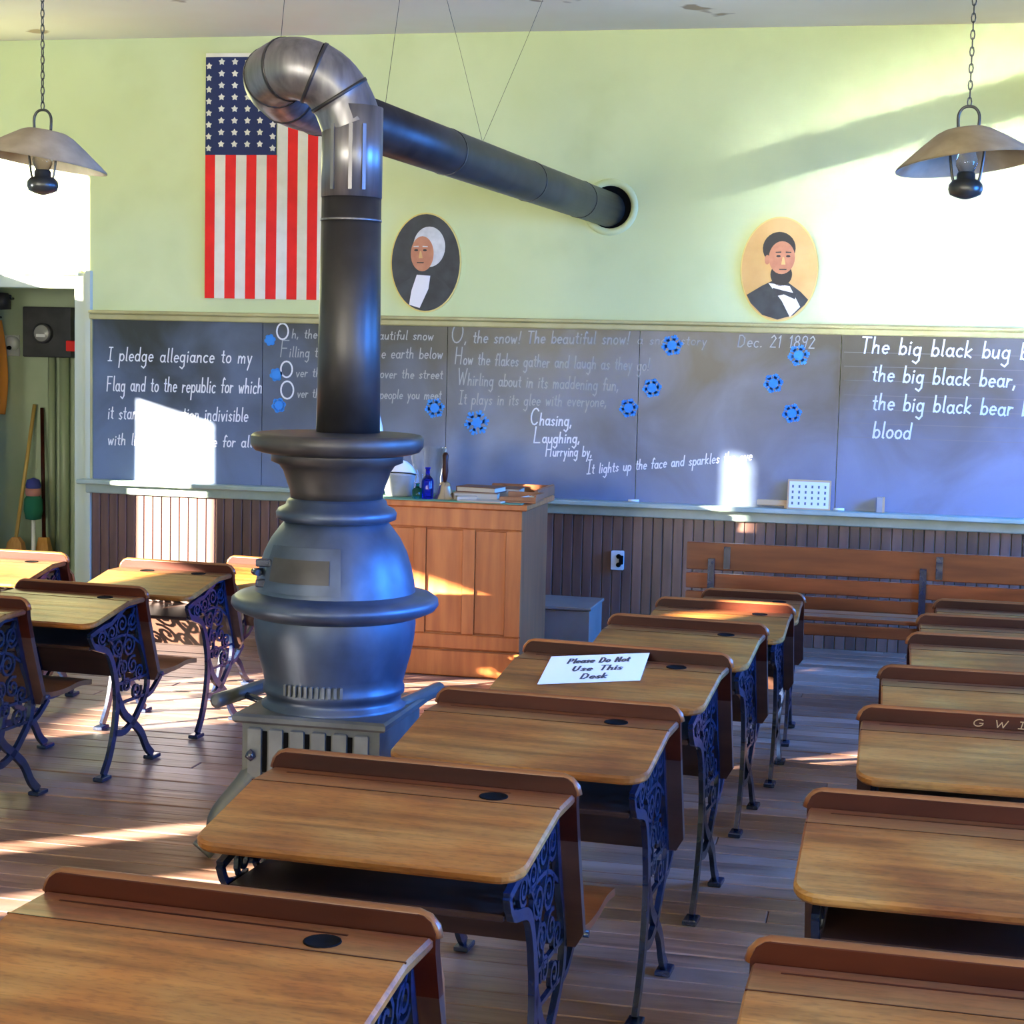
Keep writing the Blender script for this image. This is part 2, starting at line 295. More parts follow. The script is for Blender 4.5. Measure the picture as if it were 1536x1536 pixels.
# ------------------------------------------------------------------ stroke lettering
def El(cx, cyy, rx, ry, a0=90, a1=450, n=12): return arc(cx, cyy, rx, ry, a0, a1, n)
G = {
 'a': (.95, [El(.4, .5, .36, .5), [(.78, 1), (.76, .15), (.92, 0)]]), 'b': (.85, [[(.05, 2), (.05, 0)], El(.42, .5, .36, .5)]),
 'c': (.8, [El(.42, .5, .38, .5, 50, 310)]), 'd': (.95, [El(.4, .5, .36, .5), [(.78, 2), (.78, 0)]]),
 'e': (.85, [[(.05, .5), (.76, .55)]+arc(.42, .5, .36, .5, 10, 310, 9)]), 'f': (.6, [[(.65, 1.8), (.45, 2), (.28, 1.7), (.25, 0)], [(0, 1), (.55, 1)]]),
 'g': (.95, [El(.4, .5, .36, .5), [(.78, 1), (.78, -.6), (.5, -1), (.1, -.75)]]), 'h': (.9, [[(.05, 2), (.05, 0)], [(.05, .55), (.35, 1), (.65, .9), (.72, 0)]]),
 'i': (.35, [[(.12, 1), (.12, 0)], [(.1, 1.4), (.16, 1.5)]]), 'j': (.45, [[(.3, 1), (.3, -.7), (0, -1)], [(.3, 1.4), (.33, 1.5)]]),
 'k': (.85, [[(.05, 2), (.05, 0)], [(.65, 1), (.08, .4), (.7, 0)]]), 'l': (.38, [[(.15, 2), (.15, .1), (.28, 0)]]),
 'm': (1.3, [[(.05, 1), (.05, 0)], [(.05, .6), (.3, 1), (.55, .85), (.58, 0)], [(.58, .6), (.85, 1), (1.08, .85), (1.1, 0)]]),
 'n': (.9, [[(.05, 1), (.05, 0)], [(.05, .6), (.35, 1), (.65, .9), (.72, 0)]]), 'o': (.85, [El(.4, .5, .37, .5)]),
 'p': (.85, [[(.05, 1), (.05, -1)], El(.42, .5, .36, .5)]), 'q': (.95, [El(.4, .5, .36, .5), [(.78, 1), (.78, -1)]]),
 'r': (.65, [[(.05, 1), (.05, 0)], [(.05, .55), (.3, .95), (.55, .9)]]), 's': (.75, [[(.62, .85), (.35, 1), (.1, .8), (.3, .52), (.6, .28), (.4, 0), (.05, .12)]]),
 't': (.6, [[(.25, 1.7), (.25, .15), (.5, 0)], [(0, 1.1), (.5, 1.1)]]), 'u': (.92, [[(.05, 1), (.08, .2), (.35, 0), (.68, .3), (.72, 1)], [(.72, 1), (.75, 0)]]),
 'v': (.8, [[(.03, 1), (.35, 0), (.7, 1)]]), 'w': (1.15, [[(.03, 1), (.28, 0), (.52, .8), (.78, 0), (1.02, 1)]]), 'x': (.8, [[(.05, 1), (.65, 0)], [(.65, 1), (.05, 0)]]),
 'y': (.85, [[(.05, 1), (.35, .05)], [(.7, 1), (.2, -1)]]), 'z': (.8, [[(.05, 1), (.65, 1), (.05, 0), (.7, 0)]]),
 'O': (1.5, [El(.68, 1, .6, 1, 90, 450, 16)]), 'F': (1.15, [[(.1, 2), (.1, 0)], [(.05, 2), (1, 2)], [(.1, 1.05), (.8, 1.05)]]),
 'H': (1.3, [[(.1, 2), (.1, 0)], [(1, 2), (1, 0)], [(.1, 1), (1, 1)]]), 'W': (1.6, [[(.03, 2), (.4, 0), (.72, 1.5), (1.05, 0), (1.4, 2)]]),
 'I': (.8, [[(.35, 2), (.35, 0)], [(.05, 2), (.65, 2)], [(.05, 0), (.65, 0)]]), 'L': (1.1, [[(.1, 2), (.1, 0), (.9, 0)]]),
 'C': (1.3, [El(.65, 1, .58, 1, 45, 315, 12)]), 'T': (1.2, [[(.55, 2), (.55, 0)], [(.05, 2), (1.05, 2)]]), 'D': (1.3, [[(.1, 0), (.1, 2), (.55, 2), (1, 1.5), (1, .5), (.55, 0), (.1, 0)]]),
 'P': (1.1, [[(.1, 0), (.1, 2), (.7, 1.9), (.9, 1.5), (.7, 1), (.1, .95)]]), 'U': (1.3, [[(.1, 2), (.12, .5), (.5, 0), (.9, .5), (.95, 2)]]), 'N': (1.3, [[(.1, 0), (.1, 2), (.95, 0), (.95, 2)]]),
 'G': (1.4, [El(.65, 1, .58, 1, 50, 330, 12)+[(1.15, .9), (.75, .9)]]), '1': (.6, [[(.05, 1.6), (.3, 2), (.3, 0)]]), '2': (.95, [[(.05, 1.6), (.4, 2), (.75, 1.5), (.05, 0), (.85, 0)]]),
 '8': (.95, [El(.4, 1.5, .32, .48), El(.4, .5, .38, .5)]), '9': (.95, [El(.4, 1.45, .36, .52), [(.76, 1.5), (.6, 0)]]),
 ',': (.4, [[(.15, .15), (.05, -.3)]]), '.': (.4, [[(.1, .05), (.18, .1)]]), '!': (.5, [[(.3, 2), (.2, .5)], [(.15, .1), (.2, .02)]]), "'": (.3, [[(.15, 2), (.1, 1.6)]]), ' ': (.75, []), '-': (.7, [[(.05, .6), (.55, .6)]]), ';': (.4, [[(.15, .15), (.05, -.3)], [(.15, .8), (.18, .85)]]),
}
def text_strokes(txt, big_first=1.0, jit=.05, slant=.12):
    x = 0; out = []
    for k, ch in enumerate(txt):
        wd, st = G[ch]; s = big_first if (k == 0) else 1.0; j = random.uniform(-jit, jit)
        for q in st: out.append((txt[:k+1].count(' '), [((x+(px+py*slant)*s), py*s+j) for px, py in q]))
        x += wd*s+.22
    return out, x-.22
def write(name, m, txt, P0, P1, up, nrm, size, wid, parent=None, big=1.0, off=.0015):
    """letters along P0->P1 (fitted), up = unit up, nrm = outward"""
    st, W = text_strokes(txt, big); P0 = Vector(P0); P1 = Vector(P1); d = (P1-P0)/W; up = Vector(up)*size; nrm = Vector(nrm); words = {}
    for wi, q in st:
        mb = words.setdefault(wi, MB())
        pts = [P0+d*x+up*y+nrm*off for x, y in q]
        for a, b in zip(pts, pts[1:]):
            lift = nrm*(len(mb.f)*2e-5); a = a+lift; b = b+lift
            t = (b-a)
            if t.length < 1e-6: continue
            t.normalize(); n = nrm.cross(t)*wid/2; e = t*wid*.4
            mb.add([a-e-n, b+e-n, b+e+n, a-e+n], [(0, 1, 2, 3)])
    return [mb.obj(name, m, parent) for mb in words.values()]

# ------------------------------------------------------------------ the room
def struct(mb, name, m, parent=None, label=None):
    o = mb.obj(name, m, parent); o['kind'] = 'structure'
    if label: o['label'] = label
    return o
DX0, DX1, DZ = -5.62, at_y(115, 500, D).x, at_y(60, 432, D).z      # doorway in the front wall
b = MB(); b.box(DX1, XR+.15, D, D+.14, 0, ZC); b.box(XL-.15, DX0, D, D+.14, 0, ZC); b.box(DX0, DX1, D, D+.14, DZ, ZC)
wall_front = struct(b, 'wall_front', 'plaster')
fl = struct(MB().box(XL-.15, XR+.15, YB-.15, 11.0, -.12, -.022), 'floor', 'sub')
struct(MB().box(XL-.15, XR+.15, YB-.15, 11.0, ZC, ZC+.12), 'ceiling', 'ceiling')
# floor planks, running parallel to the front wall
y = -2.4; data = None; row = 0
while y < D-.001:
    wdt = min(random.uniform(.095, .122), D-y); cut = random.uniform(-4.2, .9)
    for x0, x1 in ((XL, cut), (cut, XR)):
        z = random.uniform(-.003, 0)
        m_ = MB().bevbox(x0+.0015, x1-.0015, y+.002, y+wdt-.002, -.022, z, .003)
        m_.obj('plank', 'plank', fl)
    y += wdt; row += 1
# side and rear walls with window openings (a0, a1, z0, z1)
def holes(name, spans, fix, axis, lo, hi, out):
    b = MB(); cur = lo
    def bx(a0, a1, z0, z1):
        if axis == 'x': b.box(min(fix, fix+out), max(fix, fix+out), a0, a1, z0, z1)
        else: b.box(a0, a1, min(fix, fix+out), max(fix, fix+out), z0, z1)
    for a0, a1, z0, z1 in spans:
        bx(cur, a0, 0, ZC); bx(a0, a1, 0, z0); bx(a0, a1, z1, ZC); cur = a1
    bx(cur, hi, 0, ZC)
    struct(b, name, 'plaster')
LW = [(1.2, 2.23, .55, 2.35), (4.0, 5.44, .70, 2.5), (7.86, 9.34, .5, 2.95)]
RW = [(y-.5, y+.5, .85, 2.65) for y in (2.2, 5.3, 8.35)]
BW = [(x-.5, x+.5, .85, 2.55) for x in (-4.2, -2.0, 1.6)]
holes('wall_left', LW, XL, 'x', YB, D+.14, -.15)
holes('wall_right', RW, XR, 'x', YB, D, .15)
holes('wall_back', BW, YB, 'y', XL-.15, XR+.15, -.15)
n_w = 1
for spans, fix, ax in ((LW, XL-.1, 'x'), (RW, XR+.04, 'x'), (BW, YB-.04, 'y')):
    for a0, a1, z0, z1 in spans:
        b = MB(); t = .035
        for (p0, p1, q0, q1) in ((a0, a0+t, z0, z1), (a1-t, a1, z0, z1), (a0, a1, z0, z0+t), (a0, a1, z1-t, z1)):
            if ax == 'x': b.box(fix-.02, fix+.02, p0, p1, q0, q1)
            else: b.box(p0, p1, fix-.02, fix+.02, q0, q1)
        struct(b, 'window_%d' % n_w, 'trim'); n_w += 1
# blinds drawn over most of the left windows
for nm, lab, bl in (('window_blind', 'olive blind drawn over the left window nearest the camera', [(1.2, 2.05, 1.32, 2.35), (1.2, 1.26, .55, 1.32), (1.5, 2.05, .55, 1.32)]),
                    ('window_blind', 'olive blind over the middle left window', [(4.0, 5.32, 1.5, 2.5)]),
                    ('window_blind', 'olive blind over the left window nearest the blackboard', [(7.86, 8.64, 1.68, 2.95), (8.35, 9.34, .5, 2.16)])):
    b = MB()
    for a0, a1, z0, z1 in bl: b.box(XL-.06, XL-.05, a0, a1, z0, z1)
    o = b.obj(nm, 'blind'); o['label'] = lab; o['category'] = 'blind'

# closet behind the doorway
CB = 10.55
b = MB(); b.box(-6.1, -4.4, CB, CB+.1, 0, 2.6); b.box(-6.2, -6.1, D+.14, CB+.1, 0, 2.6); b.box(DX1+.12, DX1+.22, D+.14, CB+.1, 0, 2.6)
b.box(-6.2, -4.4, D+.14, CB+.1, 2.5, 2.6)
struct(b, 'wall_closet', 'closet')
struct(MB().box(DX0, DX1+.12, D, CB, -.022, 0), 'floor_closet', 'plank')
# doorway casing
def trim(k, boxes, m, label):
    b = MB()
    for q in boxes: b.bevbox(*q, .004)
    return struct(b, 'trim_%d' % k, m, None, label)
TX1 = at_y(139, 500, D).x
zt = at_y(60, 405, D).z
trim(1, [(DX1, TX1-.03, D-.025, D, 0, zt-.012), (TX1-.032, TX1, D-.035, D, 0, zt)], 'trim', 'pale green upright casing at the right of the doorway')
trim(2, [(DX0-.1, DX1+.002, D-.025, D, DZ, zt-.03), (DX0-.1, DX1+.03, D-.045, D, zt-.03, zt)], 'trim', 'pale green head casing above the doorway')
trim(3, [(DX1-.012, DX1+.0, D, D+.14, 0, DZ), (DX1-.03, DX1-.012, D+.05, D+.07, 0, DZ)], 'closet', 'green jamb and stop inside the doorway')

# ------------------------------------------------------------------ blackboard
ZL = at_y(768, 746, D-.09).z       # ledge top
ZB1 = at_y(768, 492, D).z          # top of slate
BX0 = TX1
bb = empty('blackboard', ((BX0+XR)/2, D, ZL), 'long slate blackboard across the front wall covered in chalk verses', 'blackboard')
bb_off = Vector(bb.location)
def child(o, par):                 # geometry given in world metres
    o.parent = par; o.matrix_parent_inverse = Matrix.Translation(-Vector(par.location)); return o
J = [BX0+.012]+[at_y(px, 600, D).x for px in (395, 671, 958, 1259)]+[.75, XR-.01]
panels = []
for x0, x1 in zip(J, J[1:]):
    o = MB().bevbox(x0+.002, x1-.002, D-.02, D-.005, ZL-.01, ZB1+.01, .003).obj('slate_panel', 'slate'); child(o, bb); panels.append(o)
b = MB(); b.bevbox(BX0, XR, D-.045, D, ZB1, ZB1+.035, .006); b.bevbox(BX0, XR, D-.06, D, ZB1+.035, ZB1+.055, .005)
child(b.obj('top_moulding', 'olive'), bb)
child(MB().bevbox(BX0-.002, BX0+.012, D-.032, D, ZL, ZB1, .003).obj('side_moulding', 'olive'), bb)
b = MB(); b.bevbox(BX0-.05, XR, D-.115, D, ZL-.028, ZL, .005); b.bevbox(BX0-.02, XR, D-.05, D, ZL-.085, ZL-.028, .006)
child(b.obj('chalk_ledge', 'ledge'), bb)
YS = D-.02
def bw(p, txt, px0, px1, py0, py1=None, size=None, m='chalk', wid=.006, big=1.0):
    """chalk line on panel p, baseline between two picture points"""
    A = at_y(px0, py0, YS); B = at_y(px1, py1 if py1 is not None else py0+(px1-px0)*.022, YS)
    return write('chalk_word', m, txt, A, B, (0, 0, 1), (0, -1, 0), size, wid, panels[p], big)
for txt, a, b_, y0, sz in (('I pledge allegiance to my', 162, 378, 541, .040), ('Flag and to the republic for which', 160, 393, 586, .043), ('it stands one nation indivisible', 162, 372, 628, .040), ('with liberty and justice for all', 162, 378, 667, .034)):
    bw(0, txt, a, b_, y0, y0+4, sz, 'chalk', .0075)
for txt, a, b_, y0, sz, bg_ in (('h, the snow, the beautiful snow', 438, 650, 507, .026, 1.0), ('Filling the sky and the earth below', 420, 664, 535, .030, 1.6), ('ver the house tops, over the street', 444, 664, 565, .026, 1.0), ('ver the heads of the people you meet', 446, 662, 596, .026, 1.0)):
    bw(1, txt, a, b_, y0, y0+3, sz, 'chalkfaint', .006, bg_)
for n_, (px, py, q) in enumerate(((424, 497, 10), (430, 554, 10), (431, 585, 11))):   # bold initials
    A = at_y(px, py, YS); s = q/268; st = [(A.x+s*.95*math.cos(t*math.pi/9), A.z+s*1.25*math.sin(t*math.pi/9)) for t in range(19)]
    mb = MB()
    for (xa, za), (xb, zb) in zip(st, st[1:]):
        t = Vector((xb-xa, 0, zb-za)).normalized(); n = Vector((0, -1, 0)).cross(t)*.005; a, c = Vector((xa, YS-.002, za)), Vector((xb, YS-.002, zb))
        mb.add([a-n, c-n, c+n, a+n], [(0, 1, 2, 3)])
    o = mb.obj('chalk_initial', 'chalk'); o.parent = panels[1]
for txt, a, b_, y0, y1, sz, bg_, wd in (('O, the snow! The beautiful snow!', 676, 944, 514, 516, .034, 1.65, .007), ('How the flakes gather and laugh as they go!', 682, 974, 546, 556, .034, 1.4, .0065),
        ('Whirling about in its maddening fun,', 686, 928, 577, 586, .034, 1.35, .0065), ('It plays in its glee with everyone,', 688, 910, 606, 610, .032, 1.2, .006),
        ('Chasing,', 795, 858, 637, 639, .034, 1.35, .008), ('Laughing,', 800, 870, 664, 664, .030, 1.5, .008), ('Hurrying by,', 818, 888, 684, 684, .028, 1.35, .007)):
    bw(2, txt, a, b_, y0, y1, sz, 'chalk' if y0 > 625 else 'chalkfaint', wd, bg_)
bw(2, 'It lights up the face and sparkles the eye', 880, 1128, 711, 690, .028, 'chalk', .0065, 1.4)
bw(3, 'a snow story', 956, 1060, 516, 518, .026, 'chalkfaint', .005)
bw(3, 'Dec. 21 1892', 1106, 1222, 520, 522, .032, 'chalkfaint', .006)
for txt, a, b_, y0, y1 in (('The big black bug bit', 1290, 1560, 529, 540), ('the big black bear, and', 1308, 1578, 571, 584), ('the big black bear bled', 1308, 1578, 614, 626)):
    bw(4, txt, a, b_, y0, y1, .043, 'chalk', .0095)
bw(4, 'blood', 1309, 1366, 656, 658, .043, 'chalk', .0095)
for py in (528, 549, 570, 592, 613, 634, 655):
    A = at_y(1266, py, YS); MB().box(A.x, J[5]-.01, YS-.0012, YS-.0006, A.z-.002, A.z+.001).obj('guide_line', 'guide', panels[4])
for p, px, py, rr in ((1, 405, 510, .035), (1, 414, 562, .04), (1, 418, 608, .045), (1, 652, 612, .06), (2, 715, 634, .075), (2, 943, 612, .055), (3, 978, 582, .055), (3, 1008, 518, .06), (3, 1198, 533, .06), (3, 1160, 575, .055), (3, 1188, 620, .055)):
    c = at_y(px, py, YS-.002); mb = MB()
    for k in range(6):
        a = k*math.pi/3+.2; d = Vector((math.cos(a), 0, math.sin(a))); n = Vector((-d.z, 0, d.x))*.0085
        mb.add([c-n, c+d*rr-n, c+d*rr+n, c+n], [(0, 1, 2, 3)])
        for s_ in (1, -1):
            d2 = Vector((math.cos(a+s_*.8), 0, math.sin(a+s_*.8))); q = c+d*rr*.5; n2 = Vector((-d2.z, 0, d2.x))*.006
            mb.add([q-n2, q+d2*rr*.45-n2, q+d2*rr*.45+n2, q+n2], [(0, 1, 2, 3)])
    mb.add([c+Vector((.028*math.cos(t*math.pi/4), -.0004, .028*math.sin(t*math.pi/4))) for t in range(8)], [tuple(range(8))])
    o = mb.obj('snowflake_drawing', 'bluechalk'); o.parent = panels[p]

for o in bb.children_recursive:            # board geometry was given in world metres: make it local to the board
    o.data.transform(Matrix.Translation(-bb_off)); o.matrix_parent_inverse = Matrix.Identity(4)
# wainscot of narrow beaded boards
ZW = ZL-.06
wsc = empty('wainscot', (BX0, D, 0)); wsc['kind'] = 'structure'; wsc['label'] = 'dark brown beadboard wainscot under the blackboard ledge'
pw = .057; proto = None
prof = [(.0015, 0), (.0015, -.012), (.005, -.016), (.052, -.016), (.0555, -.012), (.0555, 0)]
x = BX0+.002; k = 0
while x < XR-pw:
    if proto is None:
        proto = MB().loft([[(a, c, 0) for a, c in prof], [(a, c, ZW) for a, c in prof]]).obj('board', 'bead', wsc, (0, 0, 0)); proto.location = (x-BX0, 0, 0)
    else: copy(proto, wsc, (x-BX0, 0, 0))
    x += pw; k += 1

# ------------------------------------------------------------------ school desks
def make_desk(label, A, W, h, ang, dep=.40, seat_down=False, group=None, inkwells=(.27,), name='school_desk', rimcol='rim', topm='desk'):
    """A = world point of the back-rail corner (left end) at height h; ang = heading of the rail in degrees"""
    a = R(ang); d = Vector((math.cos(a), math.sin(a), 0))
    c = Vector((A[0], A[1], 0))+d*W/2
    t = empty(name, (c.x, c.y, 0), label, 'desk', group, a)
    k = h/.73; hw = W/2
    zt_ = h-.034*k                              # top surface at the back
    # backrest / back rail, bent so that the seat side leans
    rows = []
    zs = [h, h-.003, h-.012, h-.03, h-.06*k, h-.14*k, h-.22*k, h-.30*k, h-.36*k, h-.395*k]
    for i, z in enumerate(zs):
        dz = h-z; w_ = hw
        if dz < .035: w_ = hw-.035+math.sqrt(max(0, .035**2-(.035-dz)**2))
        if i == len(zs)-1: w_ = hw-.02
        yy = 0 if dz < .06*k else .11*((dz/k-.06)/.335)**1.1
        th = .011 if i else .007
        rows.append([(-w_, yy-th, z), (w_, yy-th, z), (w_, yy+th, z), (-w_, yy+th, z)])
    MB().loft(rows[:6][::-1]).obj('back_rail', rimcol, t)
    MB().loft(rows[5:][::-1]).obj('backrest', 'shelfw', t)  # dark wood here: shade below the desk top put into the colour
    cap = []
    for i in range(17):                         # worn rounded rail edge, its sheen painted in as paler wood
        u = i/16
        if u < .2: a_ = u/.2*90; cap.append((-hw+.035-.035*math.cos(R(a_)), h-.035+.035*math.sin(R(a_))))
        elif u > .8: a_ = (1-u)/.2*90; cap.append((hw-.035+.035*math.cos(R(a_)), h-.035+.035*math.sin(R(a_))))
        else: cap.append((-hw+.035+(2*hw-.07)*(u-.2)/.6, h))
    MB().tube([(a, 0, z-.003) for a, z in cap], .0098, 8).obj('rail_edge_sheen', 'seat', t)
    # top: flat strip behind, sloped writing board in front
    strip = .13; slope = .185; th = .02
    out = rrect(-hw+.004, hw-.004, -dep, -.012, (.05, .05, 0, 0), 6)
    def zz(y): return zt_ - max(0, -y-strip)*slope
    def ring(inset, dz):
        cx = 0; cyy = -(dep+.012)/2
        return [(p[0]*(1-inset/hw), cyy+(p[1]-cyy)*(1-inset/(dep/2)), zz(p[1])+dz) for p in out]
    # extra verts along the break so that the slab folds there
    def withbreak(rg, dz, inset):
        o = []
        n = len(rg)
        for i in range(n):
            p, q = rg[i], rg[(i+1) % n]; o.append(p)
            if (p[1]+strip)*(q[1]+strip) < 0:
                f = (-strip-p[1])/(q[1]-p[1]); o.append((p[0]+(q[0]-p[0])*f, -strip, zt_+dz))
        return o
    b = MB(); rg = [withbreak(ring(i, dz), dz, i) for i, dz in ((.003, -th), (0, -th+.005), (0, -.006), (.005, 0))]
    n = len(rg[0]); b.loft(rg, caps=False)
    for rr, flip in ((rg[0], True), (rg[-1], False)):
        bk = [p for p in rr if p[1] >= -strip-1e-4]; fr = [p for p in rr if p[1] <= -strip+1e-4]
        for poly in (bk, fr):
            poly = sorted(poly, key=lambda p: math.atan2(p[1]-sum(q[1] for q in poly)/len(poly), p[0]))
            b.add(poly, [tuple(range(len(poly)))])
    top = b.obj('desk_top', topm, t)
    MB().box(-hw+.05, hw-.13, -.052, -.046, zt_-.0004, zt_+.0006).obj('pencil_groove', 'rim', top)
    MB().box(-hw+.006, hw-.006, -strip-.0015, -strip+.0015, zt_-.002, zt_+.0007).obj('lid_seam', 'rim', top)
    for s_ in inkwells:
        ix, iy = s_*W, -.088; iz = zz(iy)
        b = MB(); b.lathe([(.0, iz+.0012), (.026, iz+.0012), (.0275, iz+.0022), (.0295, iz+.002), (.0305, iz-.004)], (ix, iy), 18)
        b.obj('inkwell', 'slot', top)
    # book shelf below the top
    zs_ = zt_-.155*k
    b = MB(); b.bevbox(-hw+.055, hw-.055, -dep+.07, .0, zs_-.014, zs_, .003)
    sh = b.obj('book_shelf', 'shelfw', t)
    MB().bevbox(-hw+.055, hw-.055, .0, .014, zs_, zt_-.02, .002).obj('shelf_back', 'shelfw', sh)
    # cast iron side frames
    for sx in (-1, 1):
        x = sx*(hw-.045); b = MB(); T = .014
        S_ = lambda pts: [(yy, zz_*k) for yy, zz_ in pts]
        yn = -dep+.055; zn = .655-.03-(dep-.055-strip)*slope
        b.ribbon(S_([(yn, zn), (yn+.09, zn+.022), (-.20, 0.655-.03-.07*slope), (-.09, .665), (.0, .668)]), .018, x, T)          # under the top
        b.ribbon([(p.x, p.y) for p in smooth(S_([(yn, zn), (yn+.035, zn-.045), (-.215, .50), (-.165, .40), (-.150, .30), (-.165, .19), (-.20, .09), (-.245, .018)]))], [.014]*6+[.024]*12+[.030]*40, x, T)
        b.ribbon([(p.x, p.y) for p in smooth(S_([(.0, .668), (.0, .60), (.03, .50), (.068, .42), (.085, .345), (.07, .28), (.02, .225), (-.03, .185), (-.10, .16), (-.17, .17)]))], .024, x, T)
        b.ribbon([(p.x, p.y) for p in smooth(S_([(-.155, .33), (-.10, .24), (-.03, .185), (.035, .13), (.08, .06), (.125, .018)]))], .030, x, T)
        b.ribbon([(p.x, p.y) for p in smooth(S_([(.085, .345), (.14, .352), (.22, .345), (.30, .352)]))] if seat_down else S_([(.085, .345), (.12, .35), (.15, .352)]), .022, x, T)
        b.ribbon([(p.x, p.y) for p in smooth(S_([(.06, .27), (.12, .285), (.19, .335)]))], .016, x, T)
        for yf in (-.25, .13): b.bevbox(x-.02, x+.02, yf-.035, yf+.03, 0, .016, .003)
        fr = b.obj('side_frame', 'iron', t)
        b = MB()
        for cyy, cz, r0, r1, a0, tn in ((-.26, .565, .008, .034, 90, 1.6), (-.19, .575, .008, .038, 200, 1.6), (-.115, .60, .008, .042, 20, 1.6), (-.04, .60, .008, .040, 120, 1.6), (-.145, .51, .008, .042, 0, -1.6),
                                        (-.065, .505, .008, .045, 180, 1.6), (-.105, .42, .008, .038, 60, 1.5), (-.035, .42, .008, .04, 240, -1.5), (.02, .385, .006, .035, 90, 1.5), (-.08, .345, .006, .034, 30, 1.5), (0, .31, .006, .04, 200, 1.5)):
            if cyy < yn+.03: continue
            b.ribbon(S_(spiral(cyy, cz, r0, r1, a0, tn)), .009, x, .010)
        for q in ([(-.25, .60), (-.12, .45), (-.09, .34)], [(-.02, .65), (-.10, .52), (-.16, .40)], [(-.22, .55), (-.08, .55), (.02, .50)], [(-.15, .36), (-.03, .36), (.075, .36)], [(-.14, .28), (-.02, .28), (.06, .28)]):
            b.ribbon([(p.x, p.y) for p in smooth(S_(q), 4)], .010, x, .010)
        b.obj('scrollwork', 'iron', fr)
    # seat on the far side
    sw = hw-(.006 if seat_down else .03)
    if seat_down:
        sec = smooth([(.098, .372), (.16, .362), (.25, .36), (.34, .368), (.425, .36)], 4)
        r1 = [[(-sw, p.x, p.y*k-.009), (sw, p.x, p.y*k-.009), (sw, p.x, p.y*k+.009), (-sw, p.x, p.y*k+.009)] for p in sec]
        MB().loft(r1).obj('seat', 'seat', t)
    else:
        rows = []
        for i in range(9):
            f = i/8; z = (.372+.275*f)*k; yy = .155-.045*f; w_ = sw if f < .85 else sw-.03*(f-.85)/.15
            rows.append([(-w_, yy-.009, z), (w_, yy-.009, z), (w_, yy+.009, z), (-w_, yy+.009, z)])
        MB().loft(rows).obj('seat', 'seat', t)
    MB().tube([(-sw-.01, .12, .36*k), (sw+.01, .12, .36*k)], .009, 8).obj('hinge_rod', 'iron', t)
    return t
GC, GR, GL = 'desks in the row beside the stove', 'desks in the right hand row', 'desks in the rows at the left'
spec = [
 ('C', 'large worn desk nearest the camera at the lower left', (72, 1302), .73, .68, -3.2, .43, False, GC),
 ('C', 'scuffed desk in front of the stove with its seat folded down', (412, 1124), .73, .675, -3.0, .42, True, GC),
 ('C', 'desk behind the scuffed one, right of the stove base', (658, 1031), .73, .635, -3.2, .41, False, GC),
 ('C', 'desk with a white paper sign lying on it', (788, 959), .73, .63, -4.5, .41, False, GC),
 ('C', 'grey-topped desk with dark rail just beyond the paper sign desk', (915, 921), .68, .558, -4, .40, False, GC),
 ('C', 'desk with a bright sun patch on its rail', (986, 896), .65, .533, -1.5, .38, False, GC),
 ('C', 'small farthest desk of the stove row, before the bench', (1055, 883), .60, .43, 0, .36, False, GC),
 ('R', 'reddish desk at the bottom right corner, nearest of its row', (1127, 1405), .73, .66, -1, .43, False, GR),
 ('R', 'desk second from the camera in the right row', (1212, 1183), .73, .65, -1, .42, False, GR),
 ('R', 'desk with carved initials on its rail in the right row', (1290, 1058), .73, .64, 0, .41, False, GR),
 ('R', 'desk just beyond the one with carved initials', (1320, 998), .73, .63, 1, .40, False, GR),
 ('R', 'desk third from the far end of the right row', (1362, 949), .70, .60, 1, .40, False, GR),
 ('R', 'desk second from the far end of the right row', (1377, 921), .68, .58, 1, .38, False, GR),
 ('R', 'farthest desk of the right row, before the bench', (1402, 899), .65, .56, 0, .38, False, GR),
]
desks = []
for row_, lab, q, h, W, ang, dep, sd, g in spec:
    desks.append(make_desk(lab, at_z(*q, h), W, h, ang, dep, sd, g, (.27,) if row_ == 'C' else (.3,)))
A = at_z(222, 882, .68); make_desk('dark iron desk left of the stove with its seat down', (A.x-.555, A.y+.03), .555, .68, -3.5, .40, True, GL)
A = at_z(352, 848, .68); make_desk('sunlit desk beside the stove behind its neighbour on the left', (A.x-.52, A.y+.02), .52, .68, -2.8, .40, False, GL, (.27, -.18))
make_desk('desk cut off by the left edge with its seat down', (-3.46, 5.40), .57, .715, -4, .40, True, GL)
A = at_z(102, 831, .66); make_desk('sunlit desk at the left edge below the brooms', (A.x-.56, A.y), .56, .66, 0, .40, False, GL)
A = at_z(330, 838, .62); make_desk('sunlit desk half hidden behind the stove', (A.x, A.y+.1), .5, .62, -3, .38, False, GL)

# paper sign on the fourth desk
dk = desks[3]; k3 = .73
P = [at_z(827, 991, .69), at_z(974, 994, .69), at_z(960, 1026, .668), at_z(806, 1023, .668)]
def top_z(desk, P, h):                        # height of that desk's writing surface under P
    l = Matrix.Rotation(-desk.rotation_euler[2], 3, 'Z') @ (Vector((P.x, P.y, 0))-desk.location)
    return h-.034*h/.73-max(0, -l.y-.13)*.185
P = [Vector((p.x, p.y, top_z(dk, p, .73)+.0015)) for p in P]
_lift = Vector((0, 0, .004)); P[0] += _lift; P[1] += _lift; P[1].z = P[0].z+(P[2].z-P[3].z)
nrm = (P[1]-P[0]).cross(P[3]-P[0]).normalized(); nrm = nrm if nrm.z > 0 else -nrm
b = MB(); b.loft([[p for p in P], [p+nrm*.0012 for p in P]]); sign = b.obj('paper_sign', 'paper'); sign['label'] = 'white paper notice lying on a desk top'; sign['category'] = 'paper'
upv = ((P[0]+P[1])-(P[2]+P[3])).normalized(); lr = P[1]-P[0]; dn = P[3]-P[0]
